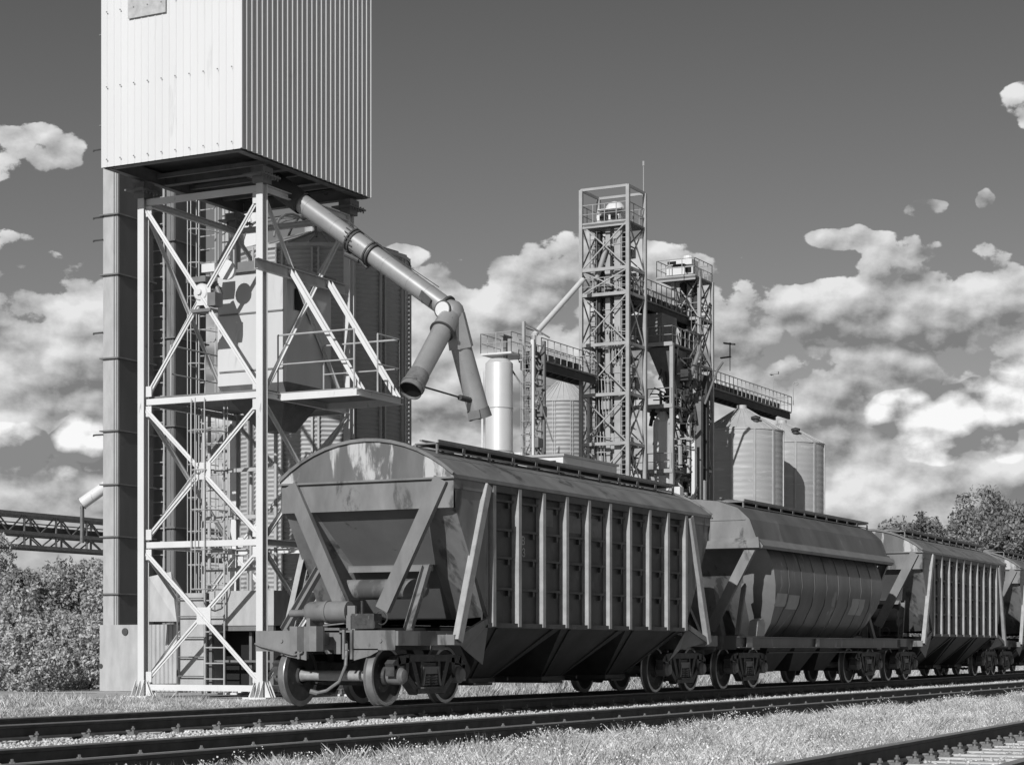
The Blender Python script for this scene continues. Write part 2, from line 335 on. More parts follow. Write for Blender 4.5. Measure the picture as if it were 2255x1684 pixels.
def leafmat(name,c,var,vs,tr=.3,rough=.7):
    m=bpy.data.materials.new(name); m.use_nodes=True; t=m.node_tree; b=t.nodes['Principled BSDF']; q=G(t)
    co=t.nodes.new('ShaderNodeNewGeometry').outputs['Position']; r=t.nodes.new('ShaderNodeNewGeometry').outputs['Random Per Island']
    f=q.m('MULTIPLY',q.rng(q.noise(co,vs,3,.5),.3,.7,1-var,1+var,False),q.rng(r,0,1,.65,1.35,False)); v=q.m('MULTIPLY',f,c)
    cc=q.vec(v,v,v); t.links.new(cc,b.inputs['Base Color']); b.inputs['Roughness'].default_value=rough; b.inputs['Specular IOR Level'].default_value=.2
    tl=t.nodes.new('ShaderNodeBsdfTranslucent'); t.links.new(cc,tl.inputs[0]); mx=t.nodes.new('ShaderNodeMixShader'); mx.inputs[0].default_value=tr
    t.links.new(b.outputs[0],mx.inputs[1]); t.links.new(tl.outputs[0],mx.inputs[2]); t.links.new(mx.outputs[0],t.nodes['Material Output'].inputs[0]); return m
GRASS=leafmat('summer_grass',.62,.38,1.1,.35); GRASSD=leafmat('verge_grass',.46,.35,1.0,.3); WEED=leafmat('weed_heads',.75,.1,3,.3)
flat=lambda x,y:-.25+0*x
def heads(name,n,fx,fy,h,s,m):
    x=fx(n); y=fy(x); k=30; ci=rng.integers(0,n//k,n); x=x[ci]+rng.normal(0,.07,n); y=y[ci]+rng.normal(0,.07,n); z=-.25+h*rng.uniform(.15,1.25,n)*(.45+.9*(np.sin(x*1.7+np.sin(y*2.3)*1.5)*np.sin(y*2.9+x*.6)*.5+.5)); s_=s*rng.uniform(.5,1.2,n)
    a=rng.normal(size=(n,3)); a/=np.linalg.norm(a,axis=1)[:,None]; b=rng.normal(size=(n,3)); b-=a*np.sum(a*b,1)[:,None]; b/=np.linalg.norm(b,axis=1)[:,None]; c=np.stack([x,y,z],-1); q=s_[:,None]
    return kind(npmesh(name,np.stack([c-a*q,c+b*q,c+a*q,c-b*q],1).reshape(-1,3),np.arange(4*n).reshape(n,4),m),'stuff')
mid=lambda x:rng.uniform(0,1,len(x))**.9*(D2-1.25-(y3(x)+1.0))+y3(x)+1.0
grass('meadow_grass',230000,skew(10,52,1.25),mid,.165,.008,GRASS,flat,.45,60)
grass('dry_stalks',9000,skew(10,45,1.25),mid,.20,.006,GRASSD,flat,.25,60)
heads('meadow_flowers',75000,skew(10,52,1.25),mid,.18,.010,WEED)
grass('meadow_grass',5000,skew(8,36,1.3),lambda x:D2-rng.uniform(1.1,1.7,len(x)),.11,.007,GRASS,flat,.4,25)
grass('meadow_grass',2500,skew(7,24,1.3),lambda x:y3(x)+rng.uniform(.85,1.2,len(x)),.10,.007,GRASS,flat,.4,25)
grass('verge_grass',110000,skew(12,36,1.),lambda x:rng.uniform(18.0,20.3,len(x)),.045,.007,GRASSD,None,.5,10)
grass('verge_grass',70000,skew(6,30,1.),lambda x:rng.uniform(20.3,32.,len(x)),.035,.010,GRASSD,None,.5,10)
grass('verge_grass',120000,skew(34.6,110,1.3),lambda x:rng.uniform(18.3,26.,len(x))+ycv(x),.26,.012,GRASS,None,.4,20)
grass('tall_weeds',22000,skew(35,100,1.2),lambda x:rng.uniform(19.5,28.,len(x))+ycv(x),.42,.018,GRASSD,None,.3,70)
grass('verge_grass',60000,skew(6,28.6,1.),lambda x:rng.uniform(18.0,20.6,len(x)),.075,.008,GRASS,None,.5,14)
grass('verge_grass',60000,skew(6,28.6,1.),lambda x:rng.uniform(20.5,36.,len(x)),.17,.013,GRASS,None,.45,24)
grass('verge_weeds',9000,skew(14,29,1.),lambda x:rng.uniform(18.2,19.3,len(x)),.09,.010,GRASSD,None,.3,90)
grass('track_weeds',1500,skew(30,75,1.1),lambda x:rng.uniform(D2+1.1,D1-1.2,len(x))+ycv(x),.13,.009,GRASS,flat,.4,30)
# ---------------------------------------------------------------- wagons (local: x along the train, front end at -x, y across, z above the rail)
R_=.46
def bogie(parent,x0):
    m=MB(); m.box(x0-.22,x0+.22,-1.08,1.08,.46,.66); m.lathe([(0,.66),(.30,.66),(.30,.84),(0,.84)],(x0,0,0),16)
    for q in (-1,1): m.box(x0-.13,x0+.13,q*.68-.06,q*.68+.06,.66,.80); m.tube((x0-.9,q*.45,.36),(x0+.9,q*.45,.36),.028,6)
    for q in (-.925,.925): m.bar((x0+q*.62,-.75,.35),(x0+q*.62,.75,.35),.10,.09)
    b=m.build('bogie',BOG,parent)
    for q in (-.925,.925):
        m=MB(); m.lathe([(0,-1.12),(.065,-1.12),(.065,-.9),(.10,-.85),(.10,-.70),(.083,-.62),(.080,.62),(.10,.70),(.10,.85),(.065,.9),(.065,1.12),(0,1.12)],(x0+q,0,R_),16,'y'); m.build('axle',AXLE,b,True)
        for s in (-1,1):
            pr=[(.10,.72),(.16,.735),(.33,.745),(.39,.73),(.43,.735)]+[(R_+.028,.72),(R_+.030,.738),(R_+.004,.752),(R_,.76),(R_-.004,.853),(R_-.02,.855),(.40,.855),(.385,.835),(.30,.79),(.17,.82),(.155,.87),(.10,.87),(.10,.72)]
            pr=[(.13,.69),(.155,.72),(.36,.715),(.40,.715),(R_+.024,.722),(R_+.028,.738),(R_+.004,.755),(R_-.004,.855),(R_-.02,.858),(.405,.858),(.39,.83),(.25,.78),(.165,.81),(.15,.88),(.09,.89),(.09,.69)]
            m=MB(); m.lathe([(r,s*h) for r,h in pr],(x0+q,0,R_),40,'y'); w=m.build('wheel',BOG,b,True); w.data.materials.append(TREAD)
            for p in w.data.polygons:
                c=p.center; rr=math.hypot(c.x-(x0+q),c.z-R_)
                if rr>.418 and (rr>R_-.015 or abs(c.y)>.85 or abs(c.y)<.73): p.material_index=1
    for s in (-1,1):
        m=MB(); y=s*1.03; T=.15
        def B(p,q,h,t=T): m.bar((x0+p[0],y,p[1]),(x0+q[0],y,q[1]),t,h)
        top=[(-1.13,.47),(-1.13,.60),(-1.03,.71),(-.80,.765),(-.45,.79),(.45,.79),(.80,.765),(1.03,.71),(1.13,.60),(1.13,.47)]
        ins=[(1.03,.47),(1.01,.58),(.92,.63),(.80,.58),(.78,.44),(.70,.44),(.66,.30),(.42,.20),(-.42,.20),(-.66,.30),(-.70,.44),(-.78,.44),(-.80,.58),(-.92,.63),(-1.01,.58),(-1.03,.47)]
        B((-1.08,.46),(-1.08,.62),.10); B((1.08,.46),(1.08,.62),.10)
        B((-1.13,.60),(-.95,.72),.13); B((1.13,.60),(.95,.72),.13); B((-1.0,.70),(-.62,.735),.13); B((1.0,.70),(.62,.735),.13)
        B((-.66,.735),(.66,.735),.11,T+.02)
        for k in (-1,1):
            B((k*.72,.74),(k*.74,.42),.10); B((k*.56,.70),(k*.34,.24),.11); B((k*.74,.46),(k*.40,.20),.10); B((k*.275,.70),(k*.275,.34),.07)
        B((-.44,.215),(.44,.215),.075,T+.04); m.box(x0-.32,x0+.32,y-.14,y+.14,.255,.285)
        m.build('side_frame',BOG,b)
        for k in (-.925,.925):
            m=MB(); yy=s*1.0; m.lathe([(0,s*-.10),(.125,s*-.10),(.135,s*.02),(.135,s*.12),(.115,s*.14),(.10,s*.17),(.05,s*.185),(0,s*.185)],(x0+k,yy,R_),18,'y'); m.box(x0+k-.15,x0+k+.15,yy-.08,yy+.08,R_+.02,R_+.16)
            m.build('axle_box',STEELM,b,True)
        for k in (-.12,.12):
            m=MB(); pts=[(x0+k+.075*math.cos(a),y+s*.03+.075*math.sin(a),.29+.19*a/(2*math.pi*4.5)) for a in [i*math.pi/6 for i in range(55)]]
            m.path(pts,.016,5); m.build('spring',STEELM,b)
        m=MB(); m.box(x0-.24,x0+.24,y-.09,y+.10,.485,.60); m.prism([(x0-.30,.30),(x0-.22,.56),(x0-.19,.56),(x0-.24,.30)],y-.1,y+.1); m.prism([(x0+.30,.30),(x0+.22,.56),(x0+.19,.56),(x0+.24,.30)],y-.1,y+.1); m.build('spring_cap',STEELM,b)
    return b
def coupler(root,q,xe):
    m=MB(); z=1.03
    m.box(min(q*xe,q*(xe-.25)),max(q*xe,q*(xe-.25)),-.26,.26,z-.17,z+.17); m.bar((q*(xe-.1),0,z),(q*(xe+.32),0,z),.16,.19)
    m.prism([(q*(xe+.28),-.17),(q*(xe+.46),-.26),(q*(xe+.62),-.24),(q*(xe+.66),-.14),(q*(xe+.52),-.10),(q*(xe+.50),.06),(q*(xe+.60),.12),(q*(xe+.62),.24),(q*(xe+.52),.27),(q*(xe+.28),.17)],z-.19,z+.19,'xy')
    c=m.build('coupler',STEELM,root)
    m=MB(); m.path([(q*(xe+.05),-.42,.95),(q*(xe+.10),-.45,.85),(q*(xe+.14),-.46,.62),(q*(xe+.16),-.36,.38),(q*(xe+.20),-.16,.24),(q*(xe+.24),.02,.20)],.026,8); m.tube((q*(xe+.22),0,.20),(q*(xe+.27),.10,.23),.04,8); m.build('brake_hose',STEELM,c,True)
    m=MB(); x=q*(xe+.04); m.path([(x,.35,1.12),(x,.40,.82),(x,.55,.78),(x,1.18,.92),(x,1.28,.96)],.014,6); m.path([(x,.55,.78),(x,.50,.90)],.014,6); m.build('uncoupling_lever',STEELM,c)
def underframe(root,xe,mt,long_sill=False,sw=1.25):
    m=MB()
    for y in (-.2,.2): m.chan((-xe+.06,y,1.02),(xe-.06,y,1.02),.09,.30,.012,(0,0,1),1 if y>0 else -1)
    for q in (-1,1):
        if not long_sill:
            for s in (-1,1): m.box(min(q*(xe-.012),q*(xe-2.0)),max(q*(xe-.012),q*(xe-2.0)),s*sw-.05,s*sw+.05,.93,1.15)
        m.box(q*(xe-1.45)-.2,q*(xe-1.45)+.2,-sw+.06,sw-.06,.86,1.10)
        m.box(min(q*(xe-.02),q*(xe-1.9)),max(q*(xe-.02),q*(xe-1.9)),-sw+.06,sw-.06,1.148,1.160)
    if long_sill:
        for s in (-1,1): m.chan((-xe+.012,s*sw,1.02),(xe-.012,s*sw,1.02),.09,.24,.014,(0,0,1),-s)
    f=m.build('underframe',mt,root)
    for q in (-1,1):
        m=MB(); x0,x1=sorted((q*xe,q*(xe-.012)))
        m.box(x0,x1,-sw,-.52,.86,1.16); m.box(x0,x1,.34,sw+.04,.84,1.16); m.box(x0,x1,-.52,.34,1.13,1.16)
        m.box(x0,x1,-.95,-.50,.84,.88) ; m.plate([(q*xe,-.52,.84),(q*xe,-.95,.84),(q*xe,-.8,.77),(q*xe,-.52,.70)],.012,(-q,0,0)); m.plate([(q*xe,.34,.84),(q*xe,.9,.84),(q*xe,.7,.76),(q*xe,.34,.70)],.012,(-q,0,0))
        for y in (-.50,-.36,.32,.46): m.box(min(q*xe,q*(xe+.05)),max(q*xe,q*(xe+.05)),y-.02,y+.02,.72,1.17)
        m.box(min(q*xe,q*(xe+.03)),max(q*xe,q*(xe+.03)),-.30,-.18,.80,1.1)
        for y in (-1.0,.8): m.tube((q*(xe+.02),y,1.0),(q*(xe),y,1.0),.03,6)
        m.build('end_beam',mt,root)
        coupler(root,q,xe)
    return f
def brake_gear(root,xe,side=-1):
    x=side*(xe-.55)
    m=MB(); m.lathe([(0,-.35),(.165,-.35),(.165,.02),(.18,.02),(.18,.06),(.165,.06),(.165,.36),(.14,.42),(0,.42)],(x,.25,1.46),20,'y')
    m.tube((x,.65,1.44),(x,1.0,1.44),.06,10); m.box(x-.13,x+.13,-.2,-.12,1.161,1.40); m.box(x-.13,x+.13,.55,.62,1.161,1.40); m.box(x-.10,x-.05,-.26,-.12,1.161,1.55)
    m.build('brake_cylinder',WAG,root,True)
    x=side*(xe-1.75)
    m=MB(); m.lathe([(0,-.86),(.12,-.83),(.165,-.74),(.165,.74),(.12,.83),(0,.86)],(x,.05,1.84),20,'y'); m.build('air_tank',WAG,root,True)
    m=MB(); x=side*(xe-.35)
    for i in range(9): m.box(x+random.uniform(-.12,.12)-.035,x+random.uniform(-.02,.12)+.035,-.55+random.uniform(-.16,.2)-.04,-.50+random.uniform(-.12,.2)+.03,1.162+random.uniform(0,.1),1.28+random.uniform(0,.22))
    m.tube((x,-.45,1.2),(x,-.45,1.62),.02,6); m.lathe([(.10,-.01),(.115,0),(.10,.01)],(x,-.8,1.36),16,'x'); m.build('brake_valve',BOG,root)
    m=MB(); m.lathe([(0,0),(.07,0),(.07,.05),(0,.05)],(side*(xe-.2),.18,1.165),10); m.bar((side*(xe-.2),.15,1.24),(side*(xe-.12),-.28,1.27),.04,.02); m.build('valve_handle',STEELM,root)
def arch(w,z0,z1,n=14):                        # roof curve (y,z)
    r=((w*w)+(z1-z0)**2)/(2*(z1-z0)); a=math.asin(min(1,w/r)); return [(r*math.sin(-a+2*a*i/n),z1-r+r*math.cos(-a+2*a*i/n)) for i in range(n+1)]
def walkway(root,x0,x1,y,z,n):
    m=MB(); m.box(x0,x1,y-.20,y+.20,z,z+.025)
    w=m.build('roof_walkway',STEELM,root); m=MB()
    m.box(x0,x1,y-.245,y-.225,z+.02,z+.07); m.box(x0,x1,y-.235,y-.215,z-.10,z-.075)
    for i in range(n):
        x=x0+(x1-x0)*(i+.02)/(n-1+.04); m.box(x-.025,x+.025,y-.225,y-.195,z-.20,z); m.box(x-.025,x+.025,y+.17,y+.2,z-.14,z)
    m.build('walkway_bracket',STEELM,w); return w
def hatch_row(root,xl,z):
    for x in xl:
        m=MB(); m.lathe([(.34,0),(.34,.10),(.37,.10),(.37,.14),(.2,.17),(0,.18)],(x,.0,z),18); m.bar((x-.45,0,z+.19),(x+.45,0,z+.19),.05,.03); m.build('roof_hatch',WAG,root,True)
def text_mesh(name,s,size,mt,parent,M4):
    c=bpy.data.curves.new(name,'FONT'); c.body=s; c.size=size; c.extrude=.0015; c.resolution_u=2
    f=bpy.data.objects.new(name,c); me=bpy.data.meshes.new_from_object(f); me.name=name; bpy.data.objects.remove(f); me.materials.clear(); me.materials.append(mt); o=bpy.data.objects.new(name,me); COL.objects.link(o); o.parent=parent; o.matrix_local=M4; return o
STENCIL=mat('stencil_paint',.5,.7)
def ribbed_wagon(label,group,root_loc,rz):
    t=thing('grain_wagon',label,'freight wagon',(0,0,0),group)
    H=5.42; XB=4.22; Wd=1.58; ZE=3.58; ZB=1.30; xe=6.6
    # body hull: side sheets, slope sheets and corner sheets, open only where the chutes carry on
    m=MB()
    for q in (-1,1):
        A=(q*XB,ZB); 
        for s in (-1,1):
            P0=(q*(H-.10),s*Wd,3.08); P1=(q*(XB-.0),s*Wd,ZB+.10); I0=(q*(H-.10),s*1.04,3.12); I1=(q*(H-.92),s*.76,2.2); I2=(q*(H-1.75),s*.62,1.36)
            m.add([P0,P1,I2,I1,I0],[(0,4,3),(0,3,1),(1,3,2)])
            m.add([(q*(H-.10),s*Wd,ZE),(q*XB,s*Wd,ZE),(q*XB,s*Wd,ZB),P1,P0],[(0,1,2,3,4)])
        m.box(min(q*(H-.02),q*(H-.15)),max(q*(H-.02),q*(H-.15)),-Wd+.01,Wd-.01,3.35,3.57)
        m.build('body_end',WAG,t); m=MB()
        m.add([(q*(H-.10),-1.04,3.12),(q*(H-.10),1.04,3.12),(q*(H-.92),.76,2.2),(q*(H-.92),-.76,2.2),(q*(H-1.75),.62,1.36),(q*(H-1.75),-.62,1.36)],[(0,1,2,3),(3,2,4,5)]); m.build('slope_sheet',SLOPE,t); m=MB()
    m=MB()
    for q in (-1,1):
        m.bar((q*(H-.84),-.80,2.23),(q*(H-.84),.80,2.23),.14,.012); m.bar((q*(H-.78),-.80,2.18),(q*(H-.78),.80,2.18),.012,.10); m.build('slope_ledge',WAG,t); m=MB()
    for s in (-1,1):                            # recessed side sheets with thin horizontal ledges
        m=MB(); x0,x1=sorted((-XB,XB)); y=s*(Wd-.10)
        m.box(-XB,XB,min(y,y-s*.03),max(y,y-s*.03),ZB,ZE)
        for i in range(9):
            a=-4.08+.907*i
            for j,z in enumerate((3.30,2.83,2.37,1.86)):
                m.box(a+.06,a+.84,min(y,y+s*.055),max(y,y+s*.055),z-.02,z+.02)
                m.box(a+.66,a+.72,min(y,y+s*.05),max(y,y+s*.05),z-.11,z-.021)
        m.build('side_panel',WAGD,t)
        m=MB(); m.box(-XB-.02,XB+.02,min(s*1.47,s*1.60),max(s*1.47,s*1.60),1.22,1.298); m.box(-XB,XB,min(s*1.49,s*1.60),max(s*1.49,s*1.60),3.42,ZE-.002); m.build('side_rail',WAGD,t)
        for i in range(10):
            a=-4.08+.907*i; m=MB(); y0=s*1.48; y1=s*1.615; y2=s*1.60
            m.prism([(a-.03,y0),(a-.03,y1),(a+.075,y1),(a+.075,y0)],1.24,3.50,'xy'); m.prism([(a-.03,y0),(a-.03,y1),(a+.075,y1),(a+.075,y0)],3.50,3.52,'xy')
            m.build('side_post',RIB,t)
    # roof
    m=MB(); ar=arch(1.62,3.60,4.19); pro=[(-1.62,3.54)]+ar+[(1.62,3.54)]
    L=[(-H-.02),H+.02]; k=len(pro); vs=[(x,a,b) for x in L for a,b in pro]
    m.add(vs,[(i,i+1,k+i+1,k+i) for i in range(k-1)])
    inn=[(x,a*.985,b-.03) for x in (-H,H) for a,b in pro]; m.add(inn,[(i,k+i,k+i+1,i+1) for i in range(k-1)])
    for yy in (-1.15,-.8,.8,1.15):
        z=3.60+(4.19-3.60)*(1-(yy/1.62)**2); m.bar((-H,yy,z+.008),(H,yy,z+.008),.03,.02)
    m.build('roof',WAG,t,True)
    for q in (-1,1):
        m=MB(); x=q*(H-.0); m.plate([(x,a,b) for a,b in ar]+[(x,1.6,3.545),(x,-1.6,3.545)],.012,(-q,0,0)); m.build('roof_end',RUST,t)
        m=MB(); x0,x1=sorted((q*(H+.045),q*(H-.02))); m.box(x0,x1,-1.64,1.64,3.53,3.56)
        rim=[(q*(H+.03),a,b+.012) for a,b in ar]; 
        for a_,b_ in zip(rim[:-1],rim[1:]): m.bar(a_,b_,.05,.018,(1,0,0))
        m.build('roof_end_rim',WAG,t)
        m=MB(); x=q*(H-.01); m.plate([(x,-1.6,3.52),(x,1.6,3.52),(x,1.6,3.08),(x,-1.6,3.08)],.014,(-q,0,0)); m.build('end_header',WAG,t)
        for s in (-1,1):
            m=MB(); p,r=(q*(H+.06),s*1.40,3.53),(q*(H+.10),s*.36,1.50); m.bar(p,r,.235,.012,(1,0,0)); m.bar(p,r,.012,.10,(1,0,0),.112,-q*.052); m.bar(p,r,.012,.10,(1,0,0),-.112,-q*.052) 
            m.build('end_brace',WAG,t)
            m=MB(); m.chan((q*(xe-.62),s*1.14,1.16),(q*(H-.25),s*1.0,2.16),.09,.14,.012,(0,1,0),1); m.build('corner_strut',WAG,t)
            m=MB(); p,r=(q*(4.30),s*1.60,3.50),(q*(5.28),s*1.60,1.0); m.bar(p,r,.16,.012,(0,1,0),0,s*.05); m.bar(p,r,.012,.10,(0,1,0),-.08,0); m.bar(p,r,.012,.10,(0,1,0),.08,0); m.build('side_strut',RIB,t)
            m=MB(); p,r=(q*5.28,s*1.60,1.03),(q*4.25,s*1.56,1.32); m.bar(p,r,.06,.10); m.bar((q*5.28,s*1.6,1.02),(q*5.28,s*1.2,1.02),.2,.16); m.plate([(q*5.25,s*1.56,1.0),(q*4.2,s*1.56,1.27),(q*3.9,s*1.30,.62),(q*4.5,s*1.3,.86)],.01,(0,s,0)); m.build('sill_bracket',WAG,t)
            m=MB(); m.plate([(q*(H-.02),s*1.59,3.52),(q*(4.34),s*1.59,3.52),(q*4.34,s*1.59,3.38),(q*(H-.02),s*1.59,3.38)],.012,(0,s,0)); m.build('corner_gusset',WAG,t)
    # chutes
    for cx in (-2.75,0,2.75):
        m=MB(); zt,zb=1.225,.36; a=1.36; T=[(cx-a,-1.5,zt),(cx+a,-1.5,zt),(cx+a,1.5,zt),(cx-a,1.5,zt)]; Bm=[(cx-.42,-.62,zb),(cx+.42,-.62,zb),(cx+.42,.62,zb),(cx-.42,.62,zb)]
        m.add(T+Bm,[(0,1,5,4),(1,2,6,5),(2,3,7,6),(3,0,4,7),(4,5,6,7)])
        for s in (-1,1):
            for f in (.12,.88): 
                p=Vector(T[0]).lerp(Vector(T[1]),f); r=Vector(Bm[0]).lerp(Vector(Bm[1]),f); p.y*=-s; r.y*=-s; m.bar(p,r,.05,.05,(1,0,0))
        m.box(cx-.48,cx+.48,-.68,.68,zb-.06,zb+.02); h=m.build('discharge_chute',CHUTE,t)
        m=MB(); m.box(cx-.3,cx+.3,-.72,.72,zb-.10,zb-.062); m.tube((cx+.52,-.9,zb),(cx+.52,.9,zb),.03,8); m.build('chute_gate',CHUTE,h)
    underframe(t,xe,WAG)
    brake_gear(t,xe)
    walkway(t,-4.75,5.05,-.72,4.16,12); walkway(t,-4.9,5.2,.72,4.16,6); hatch_row(t,(-3.2,-1.1,1.1,3.2),4.17)
    for q in (-1,1): bogie(t,q*5.25)
    text_mesh('stencil_mark','РВ\nНЗ',.2,STENCIL,t,Matrix.Translation((-2.98,-1.483,2.62))@Matrix.Rotation(math.pi/2,4,'X'))
    text_mesh('stencil_mark','СРА',.12,STENCIL,t,Matrix.Translation((.52,-1.483,2.0))@Matrix.Rotation(math.pi/2,4,'X'))
    for (x,z,w,h) in ((-2.0,2.98,.35,.32),(-1.15,2.92,.62,.30),(-.22,2.86,.58,.36)):
        m=MB(); m.box(x,x+w,-1.484,-1.481,z,z+h); m.build('painted_patch',PATCHD,t)
    m=MB(); m.box(-5.1,-4.75,-1.306,-1.301,.96,1.12); m.build('painted_patch',PATCH,t)
    t.location=root_loc; t.rotation_euler=(0,0,rz); return t
PATCHD=mat('patch_dull',.17,.7,0,var=.2,vs=7)
def barrel_wagon(label,group,root_loc,rz):
    t=thing('grain_wagon',label,'freight wagon',(0,0,0),group)
    H=4.95; xe=6.05
    side=[(1.0,1.14),(1.28,1.45),(1.50,1.9),(1.58,2.3),(1.56,2.62),(1.46,2.95),(1.36,3.14)]
    ex=[3.25,3.55,3.85,4.05,4.10,4.12,4.12]     # where the barrel ends at each level
    for s in (-1,1):
        m=MB(); k=len(side); n=9
        vs=[]
        for i in range(n+1):
            for (y,z),e in zip(side,ex): vs.append((-e+2*e*i/n,s*y,z))
        m.add(vs,[(i*k+j,i*k+j+1,(i+1)*k+j+1,(i+1)*k+j) for i in range(n) for j in range(k-1)])
        o=m.build('barrel_side',WAG2,t,True)
        for i in range(1,n):
            m=MB(); x=-4.05+8.1*i/n
            for (a,b),(c,d),e in zip(side[:-1],side[1:],ex): 
                if abs(x)<e: m.bar((x,s*(a+.001),b),(x,s*(c+.001),d),.022,.003,(1,0,0))
            m.build('barrel_seam',WAG2,t)
    for q in (-1,1):
        m=MB()
        I=[(H-2.3,.55,1.14),(H-1.8,.62,1.5),(H-1.35,.7,1.95),(H-.95,.8,2.4),(H-.75,.86,2.65),(H-.5,.95,2.95),(H-.32,1.0,3.16)]
        for s in (-1,1):
            vs=[(q*e,s*y,z) for (y,z),e in zip(side,ex)]+[(q*a,s*b,c) for a,b,c in I]
            m=MB(); m.add(vs,[(i,i+1,i+8,i+7) for i in range(6)]); m.build('corner_sheet',CORN,t,True)
        m=MB(); m.add([(q*a,s*b,c) for s in (-1,1) for a,b,c in I],[(i,i+1,i+8,i+7) for i in range(6)]); m.build('slope_sheet',WAG,t,True)
        for s in (-1,1):
            m=MB(); p,r=(q*(H+.06),s*1.36,3.10),(q*(H+.35),s*.5,1.3); m.bar(p,r,.22,.012,(1,0,0)); m.bar(p,r,.012,.10,(1,0,0),.105,-q*.052); m.bar(p,r,.012,.10,(1,0,0),-.105,-q*.052); m.build('end_brace',WAG,t)
            m=MB(); m.bar((q*(H+.1),s*1.05,1.15),(q*(H-.6),s*.95,2.3),.09,.12); m.build('corner_strut',WAG,t)
        m=MB(); m.plate([(q*(H-.4),-.5,1.15),(q*(H-.4),.9,1.15),(q*(H-.4),.9,1.9),(q*(H-.4),.5,2.25),(q*(H-.4),-.3,2.25)],.25,(-q,0,0)); m.build('gear_hood',STEELM,t)
    # roof: steep eave boards, ledge, upper cap
    rp=[(1.60,3.08),(1.62,3.13),(1.50,3.27),(1.46,3.30),(1.30,3.72),(1.02,3.98),(.55,4.14),(0,4.20)]
    pro=[(-a,b) for a,b in rp]+[(a,b) for a,b in rp[-2::-1]]; k=len(pro)
    m=MB(); vs=[(x,a,b) for x in (-H,H) for a,b in pro]; m.add(vs,[(i,i+1,k+i+1,k+i) for i in range(k-1)]); m.build('roof',WAG3,t)
    m=MB()
    for s in (-1,1): m=MB(); m.add([(-H-.01,s*1.605,3.07),(H+.01,s*1.605,3.07),(H+.01,s*1.63,3.135),(-H-.01,s*1.63,3.135),(H+.01,s*1.51,3.278),(-H-.01,s*1.51,3.278)],[(0,1,2,3),(3,2,4,5)]); m.build('eave_board',EAVE,t)
    for q in (-1,1):
        m=MB(); x=q*(H-.01); m.plate([(x,a*.995,b) for a,b in pro],.012,(-q,0,0)); m.build('roof_end',WAG,t)
        m=MB(); x0,x1=sorted((q*(H+.10),q*(H-.02))); m.add([(q*(H-.0),-1.5,3.32),(q*(H-.0),1.5,3.32),(q*(H+.16),1.58,3.16),(q*(H+.16),-1.58,3.16),(q*(H+.16),1.58,3.08),(q*(H+.16),-1.58,3.08),(q*(H-.02),1.58,3.06),(q*(H-.02),-1.58,3.06)],[(0,1,2,3),(3,2,4,5),(5,4,6,7),(0,3,5,7),(1,2,4,6)])
        m.build('end_ledge',WAG,t); m=MB(); m.box(min(q*(H+.005),q*(H-.008)),max(q*(H+.005),q*(H-.008)),-1.2,1.2,3.70,3.73); m.build('roof_end_rim',WAG,t)
    for cx in (-1.9,0,1.9):
        m=MB(); zt,zb=1.02,.34; a=.93; T=[(cx-a,-.98,zt),(cx+a,-.98,zt),(cx+a,.98,zt),(cx-a,.98,zt)]; Bm=[(cx-.4,-.6,zb),(cx+.4,-.6,zb),(cx+.4,.6,zb),(cx-.4,.6,zb)]
        m.add(T+Bm,[(0,1,5,4),(1,2,6,5),(2,3,7,6),(3,0,4,7),(4,5,6,7)]); m.build('discharge_chute',CHUTE,t)
    m=MB(); m.box(-4.1,4.1,-1.3,1.3,1.13,1.145); m.tube((-3.5,-1.2,.80),(3.5,-1.2,.80),.025,6); m.build('floor_plate',WAGD,t)
    underframe(t,xe,WAG2,True,1.40)
    walkway(t,-4.1,5.2,-.62,4.16,12); walkway(t,-4.2,5.2,.62,4.16,6); hatch_row(t,(-2.9,-1,1,2.9),4.14)
    for q in (-1,1): bogie(t,q*4.45)
    def on_side(x,w,z0,z1,mt):                 # painted rectangle lying on the curved side
        m=MB(); pts=[]; zz=[z0+(z1-z0)*i/4 for i in range(5)]
        def yat(z):
            for (a,b),(c,d) in zip(side[:-1],side[1:]):
                if b<=z<=d: return a+(c-a)*(z-b)/(d-b)
            return 1.5
        vs=[(x+dx,-(yat(z)+.006),z) for z in zz for dx in (0,w)]; m.add(vs,[(2*i,2*i+1,2*i+3,2*i+2) for i in range(4)]); m.build('painted_patch',mt,t)
    on_side(-3.88,.72,1.83,2.12,PATCHD2); on_side(-3.06,.75,1.78,2.10,PATCHD2); on_side(1.65,1.05,1.72,2.12,PATCHD2)
    m=MB(); m.box(-5.55,-5.2,-1.465,-1.452,.91,1.13); m.box(-.9,-.65,-1.465,-1.452,.93,1.11); m.build('painted_patch',PATCH,t)
    m=MB(); c=(-4.15,-1.45); m.plate([(-4.5,-1.3,1.15),(-4.0,-1.3,1.15),(-3.95,-1.3,1.45),(-4.1,-1.3,1.55),(-4.4,-1.3,1.5)],.2,(0,1,0)); m.build('hand_wheel_box',PATCH,t)
    t.location=root_loc; t.rotation_euler=(0,0,rz); return t
WAG3=mat('barrel_roof_paint',.12,.5,0,var=.3,vs=1.2,dark=.19,dk=.02,ds=1.3,streak=2)
EAVE=mat('eave_paint',.20,.5,0,var=.15,vs=2)
CORN=mat('corner_sheet_lit_tone',.25,.5,0,var=.15,vs=1.5)  # wagon paint lightened, sunlight on the corner sheets put into the colour
PATCHD2=mat('repair_panel',.34,.6,0,var=.12,vs=3)
GRP='grain wagons coupled in a row on the far track'
def put(x): return (x,D1+yc(x),0)
ribbed_wagon('nearest grain wagon, rusty arched end facing left, pale upright ribs on dark side',GRP,put(32.3),0)
barrel_wagon('second wagon of the train, smooth bulging barrel side with pale repair squares',GRP,put(45.75),0)
